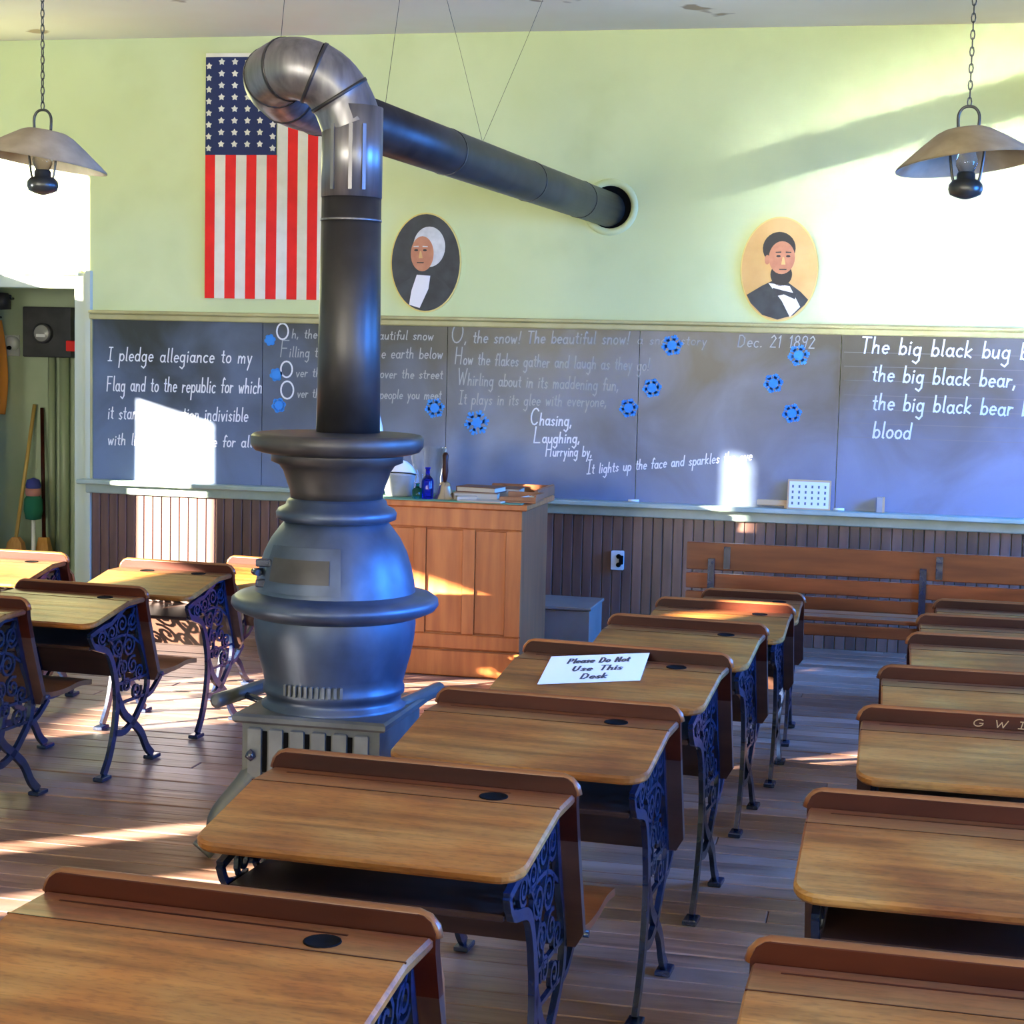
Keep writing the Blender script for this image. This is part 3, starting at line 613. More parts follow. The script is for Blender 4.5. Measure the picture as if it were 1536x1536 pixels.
for i, (txt, u0, u1) in enumerate((('Please Do Not', .2, .82), ('Use This', .28, .78), ('Desk', .40, .66))):
    A0 = P[0]+lr*u0+dn*(.30+.29*i); B0 = P[0]+lr*u1+dn*(.30+.29*i)
    write('printed_word', 'ink', txt, A0, B0, upv, nrm, .020, .0065, sign, 1, .0018)
# initials scratched on the rail of the right-row desk
dk = desks[9]; hw3 = .32
write('carved_initial', 'scratch', 'G W I', (-hw3+.275, -.0112, .73-.030), (-hw3+.40, -.0112, .73-.030), (0, 0, 1), (0, -1, 0), 0.0085, .0025, dk, 1, .0008)

# ------------------------------------------------------------------ stove
YS_ = 5.27
AX = at_y(503, 900, YS_); SX = AX.x
sc = depth(AX)/F
def sz(py): return at_y(503, py, YS_).z
st = empty('potbelly_stove', (SX, YS_, 0), 'large black pot-bellied cast iron stove in the middle of the room', 'stove')
def lz(name, rows, m, n=56):
    return MB().lathe([(hw_*sc, sz(py)) for hw_, py in rows], (0, 0), n).obj(name, m, st)
lz('top_plate', [(0, 650), (118, 650), (124, 651), (128, 655), (128, 668), (122, 676), (112, 679), (96, 682), (0, 682)], 'stovetop')
lz('neck', [(98, 681), (98, 692), (86, 697), (80, 706), (76, 718), (70, 735), (68, 750), (60, 750)], 'stovetop')
lz('neck_ring', [(68, 746), (74, 750), (76, 757), (86, 762), (90, 768), (89, 777), (80, 781), (74, 781)], 'stove')
dome = [(75, 779), (84, 790), (96, 806), (106, 826), (113, 848), (118, 870), (121, 895)]
lz('fire_dome', dome, 'stove')
lz('belly_ring', [(118, 884), (130, 888), (146, 890), (154, 896), (155, 904), (150, 911), (136, 917), (124, 921), (119, 921)], 'stove')
lz('fire_pot', [(119, 916), (121, 932), (119, 955), (114, 980), (107, 1006), (103, 1022), (106, 1026), (106, 1034), (101, 1038), (101, 1047), (108, 1051), (108, 1057)], 'stove')
dp = [(hw_*sc, sz(py)) for hw_, py in ((101, 812), (107, 828), (112, 846), (115, 862), (118.5, 878))]
b = MB(); b.lathe(dp, (0, 0), 12, 230, 292, .012); b.lathe(dp, (0, 0), 12, 230, 292, .0)
door = b.obj('loading_door', 'stove', st)
b = MB(); b.lathe([(r, z) for r, z in dp[1:-1]], (0, 0), 10, 238, 284, .02); b.obj('door_panel', 'stovetop', door)
for a_ in (226,):
    for kz in (838, 868):
        b = MB(); rr = 112*sc+.012
        b.bevbox(rr*math.cos(R(a_))-.02, rr*math.cos(R(a_))+.03, rr*math.sin(R(a_))-.02, rr*math.sin(R(a_))+.008, sz(kz)-.012, sz(kz)+.012, .003)
        b.obj('door_hinge', 'iron', door)
rr = 112*sc
MB().tube([(rr*math.cos(R(218)), rr*math.sin(R(218)), sz(853)), ((rr+.03)*math.cos(R(217)), (rr+.03)*math.sin(R(217)), sz(853)), ((rr+.03)*math.cos(R(226)), (rr+.03)*math.sin(R(226)), sz(853))], .011, 8).obj('door_latch', 'iron', door)
for i in range(11):                             # draught ribs at the foot of the pot
    a_ = R(248+i*4.6); r0 = 106*sc
    MB().bevbox(-.0045, .0045, -.010, .004, sz(1028), sz(1011), .002).obj('draught_rib', 'grate', st).matrix_local = Matrix.Translation((r0*math.cos(a_), r0*math.sin(a_), 0)) @ Matrix.Rotation(a_+math.pi/2, 4, 'Z')
# square ash-pit base, slightly turned
Zb1 = sz(1055); Zb0 = Zb1-.235; hb = .225
b = MB(); b.bevbox(-hb, hb, -hb, hb, Zb0, Zb1-.02, .006); b.bevbox(-hb-.025, hb+.025, -hb-.025, hb+.025, Zb1-.03, Zb1, .008); b.bevbox(-hb-.02, hb+.02, -hb-.02, hb+.02, Zb0-.02, Zb0+.015, .006)
base = b.obj('ash_pit', 'ash', st)
for i in range(6):
    xx = -hb+.05+i*(2*hb-.1)/5
    MB().bevbox(xx-.028, xx+.016, -hb-.012, -hb+.002, Zb0+.03, Zb1-.045, .004).obj('grate_bar', 'grate', base)
for i in range(6):
    xx = -hb+.05+i*(2*hb-.1)/5+.024
    if i < 5: MB().box(xx-.006, xx+.008, -hb-.003, -hb+.001, Zb0+.05, Zb1-.055).obj('grate_slot', 'slot', base)
MB().lathe([(0, Zb1-.11), (.012, Zb1-.12), (.018, Zb1-.135), (0, Zb1-.15)], (-hb+.035, -hb-.02), 10).obj('ash_door_knob', 'iron', base)
for sx in (-1, 1):
    for syy in (-1, 1):
        pts = smooth([(0, 0, Zb0+.03), (.03, .03, Zb0-.01), (.085, .085, .13), (.10, .10, .06), (.125, .125, .022)], 5)
        MB().tube([(sx*(hb-.03)+sx*p.x, syy*(hb-.03)+syy*p.y, p.z) for p in pts], [.045-.02*min(1, i/14)+(.012 if i > 17 else 0) for i in range(len(pts))], 10).obj('claw_leg', 'ash', st)
for side, p0, p1 in ((-1, (322, 1052), (398, 1028)), (1, (568, 1072), (658, 1033))):
    zf = Zb1-.005; a0_, a1_ = at_z(*p0, zf)-Vector((SX, YS_, 0)), at_z(*p1, zf)-Vector((SX, YS_, 0))
    b = MB(); b.tube([a0_, a0_*.97+a1_*.03, a1_], [.012, .024, .024], 10); o = b.obj('foot_rail', 'ash', st)
    mid = (a0_+a1_)/2
    MB().tube([(mid.x, mid.y, mid.z), (mid.x*.7, mid.y, mid.z-.03), (max(-hb, min(hb, mid.x*.5)), max(-hb, min(hb, mid.y)), Zb1-.06)], .012, 8).obj('rail_bracket', 'iron', o)

# stovepipe
YP = 5.38
Pb = at_y(529, 655, YP); Pt = at_y(521, 240, YP); px_ = (Pb.x+Pt.x)/2
HOLE = at_y(912, 314, D)
pipe = empty('stovepipe', (px_, YP, sz(650)), 'long stovepipe rising from the stove and crossing to the wall', 'stovepipe')
po = Vector(pipe.location)
zsplit = at_y(520, 297, YP).z
def prel(pts): return [Vector(p)-po for p in pts]
z0p = sz(650)
b = MB(); b.tube(prel([(px_, YP, z0p), (px_, YP, z0p+.3), (px_, YP, zsplit+.02)]), [.104, .100, .0955], 28)
lowp = b.obj('lower_pipe', 'pipe', pipe)
MB().tube(prel([(px_, YP, zsplit-.075), (px_, YP, zsplit-.068)]), .0985, 28).obj('pipe_seam', 'galv', lowp)
zel = at_y(520, 190, YP).z
b = MB(); b.tube(prel([(px_, YP, zsplit), (px_, YP, zel+.06)]), .0975, 28)
upp = b.obj('upper_pipe', 'galv', pipe)
for a_ in (250, 285, 310):
    MB().box(-.006, .006, -.004, .004, zsplit-po.z+.02, zel-po.z).obj('pipe_rib', 'galv', upp).matrix_local = Matrix.Translation((.0985*math.cos(R(a_)), .0985*math.sin(R(a_)), 0)) @ Matrix.Rotation(R(a_+90), 4, 'Z')
E_ = at_y(421, 139, 5.52); hd = (HOLE-E_).normalized()
path = smooth([(px_, YP, zel), at_y(513, 150, YP-.01), at_y(487, 118, YP-.04), at_y(448, 103, YP-.06), at_y(421, 108, YP-.02), at_y(411, 122, YP+.07), E_+hd*.08, E_+hd*.3], 5)
cuts = [0, 6, 12, 18, 23, 29, len(path)-1]
elb = None
for i, (c0, c1) in enumerate(zip(cuts, cuts[1:])):
    o = MB().tube(prel(path[c0:c1+1]), [.0985 if q < c1-c0 else .101 for q in range(c1-c0+1)], 28, False).obj('elbow_segment', 'galv', pipe)
    MB().tube(prel([path[c1]-(path[c1]-path[c1-1]).normalized()*.006, path[c1]+(path[c1]-path[c1-1]).normalized()*.006]), .1025, 28).obj('elbow_seam', 'pipe', o)
run = E_+hd*.28; L_ = (HOLE-run).length
b = MB(); b.tube(prel([run, run+hd*L_*.35, run+hd*L_*.7, HOLE+hd*.1]), .096, 28); hp = b.obj('horizontal_pipe', 'pipe', pipe)
for f in (.33, .62, .85):
    MB().tube(prel([run+hd*L_*f, run+hd*(L_*f+.012)]), .0985, 28).obj('joint_band', 'pipe', hp)
# round flue opening with plaster ring
b = MB(); n = 32
ringp = [[(HOLE.x+.012+r_*math.cos(2*math.pi*i/n), yy, HOLE.z+.012+r_*math.sin(2*math.pi*i/n)) for i in range(n)] for r_, yy in ((.118, D-.002), (.125, D-.012), (.15, D-.014), (.158, D-.001))]
b.loft(ringp, True, True, False); o = b.obj('flue_collar', 'plaster'); o['label'] = 'green plaster ring around the flue opening in the wall'; o['category'] = 'flue collar'
b = MB(); b.add([(HOLE.x+.012+.119*math.cos(2*math.pi*i/n), D-.0015, HOLE.z+.012+.119*math.sin(2*math.pi*i/n)) for i in range(n)], [tuple(range(n))]); b.obj('flue_opening', 'slot', o)
# hanging wires of the pipe
hang = run+hd*L_*.45+Vector((0, 0, .096))
for k_, (pa, pb, lab) in enumerate(((Vector((hang.x-.28, hang.y+.15, ZC)), hang, 'thin wire holding the stovepipe, left of the pair'), (Vector((hang.x+.33, hang.y+.1, ZC)), hang, 'thin wire holding the stovepipe, right of the pair'),
                           (Vector((at_y(440, 0, 5.35).x+.02, 5.35, ZC)), at_y(421, 62, 5.36), 'short wire from the ceiling to the pipe elbow'),
                           (Vector((at_y(622, 20, 6.2).x, 6.2, ZC)), E_+hd*.9+Vector((0, 0, .0965)), 'thin wire from the ceiling to the pipe beside the elbow'))):
    o = MB().tube([pa, (pa+pb)/2+Vector((.004, 0, 0)), pb], .0010, 5).obj('hanging_wire', 'wire'); o['label'] = lab; o['category'] = 'wire'; o['group'] = 'wires holding the stovepipe'

# ------------------------------------------------------------------ hanging oil lamps
def oil_lamp(px, pyr, dia, wpx, tilt, label):
    dep_ = F*dia/wpx; P = at_d(px, pyr, dep_); r = dia/2
    t = empty('hanging_lamp', (P.x, P.y, P.z), label, 'oil lamp', 'hanging oil lamps')
    prof = [(r, 0), (r*.98, .005), (r*.62, .066), (r*.40, .100), (r*.30, .110), (r*.10, .113)]
    b = MB(); b.lathe(prof, (0, 0), 36); b.lathe([(a, z-.004) for a, z in prof], (0, 0), 36)
    o = b.obj('tin_shade', 'tin', t); o.rotation_euler = tilt
    b = MB(); b.tube(smooth([(-.032, 0, .108), (-.033, 0, .155), (-.02, 0, .178), (0, 0, .184), (.02, 0, .178), (.033, 0, .155), (.032, 0, .108)], 4), .005, 8)
    b.obj('bail', 'font', t)
    b = MB(); b.tube(smooth([(-.05, 0, .103), (-.055, 0, .05), (-.045, 0, -.04), (-.035, 0, -.065)], 4), .0045, 8); b.tube(smooth([(.05, 0, .103), (.055, 0, .05), (.045, 0, -.04), (.035, 0, -.065)], 4), .0045, 8)
    b.obj('side_wires', 'font', t)
    b = MB(); b.lathe([(0, -.118), (.012, -.116), (.03, -.111), (.05, -.102), (.056, -.085), (.054, -.069), (.044, -.057), (.03, -.052), (.03, -.036), (.026, -.028), (0, -.024)], (0, 0), 28); b.obj('oil_font', 'font', t)
    b = MB(); b.lathe([(.024, -.028), (.034, -.008), (.036, .008), (.028, .032), (.022, .065), (.021, .095)], (0, 0), 24); b.obj('glass_chimney', 'glass', t)
    # chain up to the ceiling
    b = MB(); z = .184; i = 0; top = ZC-P.z
    while z < top-.005:
        pts = []
        for q in range(9):
            a = 2*math.pi*q/8; u, v_ = .0065*math.cos(a), .017*math.sin(a)
            pts.append((u, 0, z+.014+v_) if i % 2 == 0 else (0, u, z+.014+v_))
        b.tube(pts, .0022, 5, False); z += .027; i += 1
    b.obj('chain', 'font', t)
    MB().lathe([(0, top), (.03, top), (.026, top-.008), (0, top-.012)], (0, 0), 16).obj('ceiling_hook_plate', 'font', t)
oil_lamp(64, 243, .46, 192, (R(-3), R(8), 0), 'hanging oil lamp with tin shade at the left, above the doorway')
oil_lamp(1450, 245, .46, 210, (R(-3), R(-7), 0), 'hanging oil lamp with tin shade at the right, against the bright wall')

# ------------------------------------------------------------------ flag
A = at_y(311, 86, D-.015); Bb = at_y(306, 447, D-.015); Cc = at_y(505, 452, D-.015)
fw, fh = Cc.x-Bb.x, A.z-Bb.z; fx, fz = Bb.x+.004, Bb.z
flag = empty('flag', (fx+fw/2, D, fz), 'red, white and blue striped flag hung vertically with its star field at upper left', 'flag')
fo = Vector(flag.location)
def wave(x, z): return D-.016-.006*math.sin(9*x+1.2*z)*(1-.5*z/fh)-.004*math.sin(21*x)
sw_ = fw/13; cz = at_y(360, 233, D).z-fz; cx = sw_*6.7
def cloth(name, m, x0, x1, z0, z1, off=0):
    nx, nz = max(2, int((x1-x0)/.02)), 14; b = MB()
    for face in (0, .003):
        vs = [(fx+x0+(x1-x0)*i/nx-fo.x, wave(x0+(x1-x0)*i/nx, z0+(z1-z0)*j/nz)-off+face-fo.y, z0+(z1-z0)*j/nz) for j in range(nz+1) for i in range(nx+1)]
        b.add(vs, [(j*(nx+1)+i, j*(nx+1)+i+1, (j+1)*(nx+1)+i+1, (j+1)*(nx+1)+i) for j in range(nz) for i in range(nx)], True)
    return b.obj(name, m, flag)
for i in range(13):
    x0, x1 = i*sw_, (i+1)*sw_
    cloth('stripe', 'red' if i % 2 == 0 else 'white', x0, x1, 0, cz if x1 <= cx+.03 else fh)
can = cloth('star_field', 'navy', 0, cx+.012, cz, fh, .001)
for i in range(6):
    for j in range(8):
        x = .022+i*(cx-.03)/5; z = cz+.05+j*(fh-cz-.09)/7+(.012 if i in (1, 2, 3, 4) else -.012)
        pts = []
        for q in range(10):
            r_ = .021 if q % 2 == 0 else .012; a = math.pi/2+q*math.pi/5; xx, zz2 = x+r_*math.cos(a), z+r_*math.sin(a)
            pts.append((fx+xx-fo.x, wave(xx, zz2)-.004-fo.y, zz2))
        b = MB(); b.add([(fx+x-fo.x, wave(x, z)-.005-fo.y, z)]+pts, [(0, 1+q, 1+(q+1) % 10) for q in range(10)]); b.obj('star', 'white', can)
cloth('header_band', 'white', 0, fw, fh, fh+.022, .001)

# ------------------------------------------------------------------ oval portraits (generic figures)
def ell(cx, cz, rx, rz, n=28): return [(cx+rx*math.cos(2*math.pi*i/n), cz+rz*math.sin(2*math.pi*i/n)) for i in range(n)]
def clip(poly, rx, rz):
    o = []
    for x, z in poly:
        s_ = math.hypot(x/rx, z/rz); o.append((x/s_, z/s_) if s_ > 1 else (x, z))
    return o
def portrait(px, py, pxr, pyt, bgm, label, flip, hair, style):
    c = at_y(px, py, D-.01); rx = at_y(pxr, py, D-.01).x-c.x; rz = at_y(px, pyt, D-.01).z-c.z
    t = empty('oval_portrait', (c.x, D, c.z), label, 'portrait', 'oval portraits above the blackboard')
    MB().prism(ell(0, 0, rx, rz, 48), -.016, 0).obj('gilt_rim', 'gold', t)
    MB().prism(ell(0, 0, rx*.965, rz*.97, 48), -.019, -.015).obj('picture_ground', bgm, t)
    k = rx/.21
    def part(name, m, poly, lay): MB().prism(clip([(x*k*flip, z*k) for x, z in poly], rx*.955, rz*.96), -.019-.0012*lay, -.018).obj(name, m, t)
    part('painted_coat', 'dark', [(-.20, -.25), (-.17, -.14), (-.09, -.09), (-.03, -.06), (.05, -.07), (.12, -.12), (.17, -.17), (.19, -.25), (.1, -.3), (0, -.32), (-.1, -.3)], 1)
    if style == 0:
        part('painted_hair', hair, ell(.02, .09, .095, .115), 2)
        part('painted_face', 'skin', ell(-.02, .05, .068, .10), 3)
        part('painted_collar', 'linen', [(-.05, -.07), (.03, -.075), (.02, -.15), (-.03, -.26), (-.10, -.26), (-.08, -.16)], 3)
        fxc = -.03
    else:
        part('painted_hair', hair, ell(-.004, .112, .088, .088), 2)
        part('painted_ear', 'skin', ell(-.066, .05, .014, .026, 12), 3)
        part('painted_beard', hair, ell(.012, -.028, .058, .062), 3)
        part('painted_face', 'skin', ell(.012, .062, .070, .088), 4)
        part('painted_collar', 'linen', [(-.055, -.075), (.06, -.09), (.12, -.2), (.07, -.27), (.02, -.17)], 3)
        part('painted_tie', 'dark', [(-.03, -.10), (.03, -.115), (.10, -.13), (.09, -.16), (.03, -.135), (-.03, -.15)], 5)
        fxc = .02
    for s_ in (-1, 1):
        part('painted_eye', 'brownhair', ell(fxc+s_*.026, .07, .012, .006, 10), 5)
        part('painted_brow', 'brownhair' if style else hair, [(fxc+s_*.012, .088), (fxc+s_*.042, .088), (fxc+s_*.042, .093), (fxc+s_*.012, .095)], 5)
    part('painted_nose', 'ochre', [(fxc-.004, .065), (fxc+.004, .065), (fxc+.013, .025), (fxc-.010, .025)], 5)
    part('painted_mouth', 'brownhair', [(fxc-.022, .002), (fxc+.022, .002), (fxc+.018, -.004), (fxc-.018, -.004)], 5)
portrait(639, 394, 692, 319, 'dark', 'dark oval portrait of a white-haired man beside the stovepipe', 1, 'hairwhite', 0)
portrait(1169, 404, 1228, 325, 'ochre', 'tan oval portrait of a dark-bearded man toward the right', 1, 'brownhair', 1)

# ------------------------------------------------------------------ teacher's desk
TY = 8.14
TXr = at_y(781, 850, TY).x; TXl = TXr-.86
tz = at_y(700, 754, TY-.02).z
TYB = TY+.62
td = empty('teacher_desk', ((TXl+TXr)/2, (TY+TYB)/2, 0), 'tall reddish panelled teacher desk behind the stove', 'desk')
to = Vector(td.location)
def tb(name, m, *bx, par=None, bev=.005):
    b = MB(); b.bevbox(bx[0]-to.x, bx[1]-to.x, bx[2]-to.y, bx[3]-to.y, bx[4], bx[5], bev); return b.obj(name, m, par or td)
tb('carcass', 'tdesk', TXl+.01, TXr-.01, TY+.02, TYB, .02, tz-.03)
tb('side_panel', 'tdark', TXr-.012, TXr, TY+.02, TYB, .0, tz-.03)
tb('top_board', 'tdesk', TXl-.03, TXr+.03, TY-.03, TYB+.02, tz-.03, tz)
tb('felt_cover', 'felt', TXl, TXr, TY-.028, TYB, tz, tz+.004, bev=.001)
xs = [TXl, TXl+.09, at_y(629, 850, TY).x, at_y(702, 850, TY).x, TXr-.0]
zr = at_y(700, 968, TY).z; zk = .0
tb('kick_board', 'tdesk', TXl-.005, TXr+.005, TY-.006, TY+.02, 0, zr-.03)
tb('top_rail', 'tdesk', TXl, TXr, TY, TY+.02, tz-.13, tz-.03)
tb('bottom_rail', 'tdesk', TXl, TXr, TY, TY+.02, zr-.022, zr+.05)
for xx, ww in ((TXl, .07), (xs[2]-.03, .06), (xs[3]-.028, .06), (TXr-.075, .075)):
    tb('stile', 'tdesk', xx, xx+ww, TY, TY+.02, zr+.05, tz-.13)
for xa, xb in ((TXl+.07, xs[2]-.03), (xs[2]+.03, xs[3]-.028), (xs[3]+.032, TXr-.075)):
    tb('panel', 'tdesk', xa+.004, xb-.004, TY+.012, TY+.02, zr+.056, tz-.136)
tb('gallery', 'tdark', TXr+.012, TXr+.03, TY+.22, TYB+.02, tz, tz+.055)
tb('gallery', 'tdark', TXr-.3, TXr+.012, TYB+.002, TYB+.02, tz, tz+.05)

ZT = tz+.004
def on_desk(px, Y): P = at_y(px, 745, Y); return (P.x, Y, ZT)
t = empty('enamel_pail', on_desk(598, TY+.16), 'white and grey enamel pail with a domed lid on the teacher desk', 'pail')
MB().lathe([(0, .0), (.062, 0), (.068, .01), (.082, .105), (.086, .112), (.08, .115), (.0, .115)], (0, 0), 28).obj('pail_body', 'pailgrey', t)
MB().lathe([(.084, .115), (.082, .124), (.066, .15), (.04, .172), (.012, .18), (.012, .19), (0, .192)], (0, 0), 28).obj('lid', 'enamel', t)
MB().tube(smooth([(-.086, 0, .108), (-.07, -.055, .118), (0, -.088, .122), (.07, -.055, .118), (.086, 0, .108)], 5), .004, 8).obj('bail_handle', 'font', t)
def bottle(name, px, Y, r, h, m, label):
    t = MB().lathe([(0, 0), (r*.95, 0), (r, .01), (r, h*.55), (r*.8, h*.66), (r*.38, h*.74), (r*.34, h*.94), (r*.46, h*.95), (r*.46, h), (0, h)], (0, 0), 24).obj(name, m); t.location = on_desk(px, Y); t['label'] = label; t['category'] = 'bottle'
bottle('glass_bottle', 641, TY+.06, .030, .155, 'bluebottle', 'cobalt blue glass bottle on the teacher desk')
bottle('glass_bottle', 626, TY+.05, .026, .075, 'greenbottle', 'small squat green glass bottle on the teacher desk')
t = empty('hand_bell', on_desk(667, TY+.10), 'school hand bell with a dark wooden handle on the teacher desk', 'bell')
MB().lathe([(.058, 0), (.055, .006), (.04, .03), (.033, .06), (.026, .078), (.01, .086), (0, .087)], (0, 0), 28).obj('bell_cup', 'brass', t)
MB().lathe([(.008, .085), (.012, .10), (.016, .14), (.013, .18), (.016, .215), (.01, .228), (0, .23)], (0, 0), 20).obj('handle', 'rim', t)
t = MB().lathe([(0, .002), (.07, .002), (.075, .01), (.07, .08), (.085, .16), (.095, .235)], (0, 0), 32).obj('glass_vase', 'glass'); t.location = on_desk(641, TY+.36); t['label'] = 'clear flared glass jar at the back of the teacher desk'; t['category'] = 'jar'
t = empty('table_lamp', on_desk(563, TY+.30), 'oil lamp whose white chimney tip shows above the stove', 'oil lamp')
MB().lathe([(0, 0), (.07, 0), (.06, .02), (.02, .05), (.025, .10), (.06, .13), (.06, .17), (.025, .2), (0, .2)], (0, 0), 28).obj('lamp_font', 'greenbottle', t)
MB().lathe([(.03, .2), (.04, .23), (.04, .28), (.03, .34), (.016, .40), (.012, .405), (0, .405)], (0, 0), 24).obj('chimney', 'enamel', t)
def book(px, Y, z, w_, d_, h_, rz, m, label, group='books on the teacher desk'):
    p = on_desk(px, Y); t = empty('book', (p[0], p[1], p[2]+z), label, 'book', group, R(rz))
    b = MB(); b.box(-w_/2, w_/2, -d_/2, d_/2, 0, .004); b.box(-w_/2, w_/2, -d_/2, d_/2, h_-.004, h_); b.box(-w_/2, -w_/2+.004, -d_/2, d_/2, 0, h_); b.obj('cover', m, t)
    MB().box(-w_/2+.004, w_/2-.005, -d_/2+.005, d_/2-.005, .004, h_-.004).obj('pages', 'pages', t)
book(716, TY+.17, 0, .22, .16, .035, 8, 'book2', 'thick tan book at the bottom of the pile')
book(722, TY+.19, .035, .21, .15, .028, -9, 'book', 'brown book lying on the thick tan book')
book(700, TY+.05, 0, .10, .07, .022, 20, 'pages', 'small pale book at the front of the pile')
book(752, TY+.34, 0, .22, .16, .05, 3, 'book', 'dark brown book behind the pile')
t = MB(); t.bevbox(-.11, .11, -.06, .06, 0, .008, .002); o = t.obj('paper_sheaf', 'pages'); o.location = on_desk(725, TY+.03); o.rotation_euler = (0, 0, R(-6)); o['label'] = 'grey sheaf of papers at the desk edge'; o['category'] = 'paper'
t = empty('chalk_tray', on_desk(792, TY+.13), 'dark wooden tray with chalk at the right end of the teacher desk', 'tray')
b = MB(); b.bevbox(-.12, .06, -.1, .1, 0, .01, .002); b.bevbox(-.12, .06, .09, .1, .01, .04, .002); b.bevbox(-.12, .06, -.1, -.09, .01, .03, .002); b.bevbox(.05, .06, -.09, .09, .01, .04, .002); b.obj('tray_body', 'tdark', t)
for i in range(3): MB().tube([(-.02+.02*i, -.07, .02), (.0+.015*i, .02, .02)], .009, 8).obj('chalk_stick', 'chalk', t)

# low box right of the teacher desk
q = at_z(884, 912, .24)
t = empty('wooden_box', (q.x-.24, q.y+.2, 0), 'low grey wooden box on the floor right of the teacher desk', 'box')
MB().bevbox(-.26, .24, -.2, .2, 0, .222, .004).obj('box_body', 'crate', t); MB().bevbox(-.27, .25, -.21, .21, .222, .24, .004).obj('lid', 'crate', t)

# wall outlet
q = at_y(927, 840, D-.016)
t = empty('wall_outlet', (q.x, D-.016, q.z), 'small outlet box on the wainscot between desk and bench', 'outlet')
MB().bevbox(-.035, .035, -.03, 0, -.055, .055, .004).obj('outlet_box', 'porcelain', t)
for s_ in (-1, 1): MB().lathe([(0, 0), (.014, 0), (.014, .004), (0, .004)], (0, 0), 12).obj('socket', 'slot', t).matrix_local = Matrix.Translation((.008, -.03, s_*.024)) @ Matrix.Rotation(R(90), 4, 'X')
MB().bevbox(.012, .035, -.045, -.03, -.02, .03, .003).obj('switch', 'slot', t)

# things on the chalk ledge
c0, c1 = at_y(1180, 766, D-.06), at_y(1247, 724, D-.06)
t = empty('calendar_card', ((c0.x+c1.x)/2, D-.075, ZL), 'white printed card in a pale wooden frame leaning on the blackboard', 'card')
hw_, hh = (c1.x-c0.x)/2, .165
mr = Matrix.Rotation(R(-12), 4, 'X')
o = MB().bevbox(-hw_, hw_, -.004, .004, 0, hh, .002).obj('card_frame', 'tan', t); o.matrix_local = mr
o2 = MB().bevbox(-hw_+.01, hw_-.01, -.006, -.003, .008, hh-.012, .001).obj('card_face', 'paper', o)
b = MB()
for i in range(6):
    for j in range(4): b.box(-hw_+.03+i*(2*hw_-.06)/5-.006, -hw_+.03+i*(2*hw_-.06)/5+.004, -.0068, -.006, .025+j*.031, .040+j*.031)
b.obj('printed_marks', 'guide', o2)
q = at_y(1163, 750, D-.05)
t = empty('paddle', (q.x-.05, D-.05, ZL), 'pale wooden paddle lying behind the card on the ledge', 'paddle')
MB().bevbox(-.05, .14, -.006, .006, .012, .045, .005).obj('paddle_blade', 'tan', t); MB().bevbox(.10, .20, -.01, .01, 0, .03, .004).obj('paddle_grip', 'tan', t)
q = at_y(1320, 765, D-.06)
t = empty('felt_eraser', (q.x, D-.06, ZL), 'upright grey felt eraser on the chalk ledge', 'eraser')
MB().bevbox(-.018, .012, -.022, .022, 0, .085, .003).obj('felt', 'pailgrey', t); MB().bevbox(.012, .024, -.022, .022, 0, .085, .003).obj('wooden_back', 'tan', t)
for px, lab in ((1258, 'short stick of chalk on the ledge beside the card'), (950, 'stick of chalk on the ledge at mid board')):
    q = at_y(px, 760, D-.06); o = MB().tube([(q.x-.03, D-.06, ZL+.0075), (q.x+.03, D-.055, ZL+.0075)], .0075, 8).obj('chalk_stick', 'chalk'); o['label'] = lab; o['category'] = 'chalk'

# ------------------------------------------------------------------ recitation bench
BY = 8.02
bx0 = at_y(1031, 820, BY).x; bx1 = 2.2
bn = empty('recitation_bench', ((bx0+bx1)/2, BY, 0), 'long red-brown slatted bench with iron supports before the front wall', 'bench')
bo = Vector(bn.location)
def bz(py): return at_y(1035, py, BY).z
for py0, py1 in ((812, 853), (858, 881), (885, 903)):
    MB().bevbox(bx0-bo.x, bx1-bo.x, -.012, .012, bz(py1), bz(py0), .004).obj('back_slat', 'bench', bn)
zs_ = bz(915)
for i in range(3): MB().bevbox(bx0-bo.x, bx1-bo.x, .02+i*.115, .125+i*.115, zs_-.02, zs_, .004).obj('seat_slat', 'bench', bn)
MB().bevbox(bx0-bo.x, bx1-bo.x, .0, .02, zs_-.085, zs_-.03, .004).obj('rear_rail', 'bench', bn)
for px in (1068, 1385, 1720):
    X = at_y(px, 850, BY).x-bo.x; b = MB()
    b.ribbon([(p.x, p.y) for p in smooth([(-.03, bz(835)), (-.025, zs_+.05), (-.01, zs_-.02), (-.03, zs_*.5), (-.10, .012)])], .03, X, .03)
    b.ribbon([(p.x, p.y) for p in smooth([(-.01, zs_-.035), (.15, zs_-.03), (.33, zs_-.035)])], .025, X, .03)
    b.ribbon([(p.x, p.y) for p in smooth([(.22, zs_-.03), (.25, zs_*.5), (.34, .012)])], .03, X, .03)
    b.bevbox(X-.03, X+.03, -.14, -.06, 0, .016, .003); b.bevbox(X-.03, X+.03, .3, .38, 0, .016, .003)
    ir = b.obj('iron_support', 'iron', bn)
    MB().ribbon([(-.018, bz(817)), (-.018, bz(850))], .012, X+.07, .03).obj('strap', 'iron', ir)

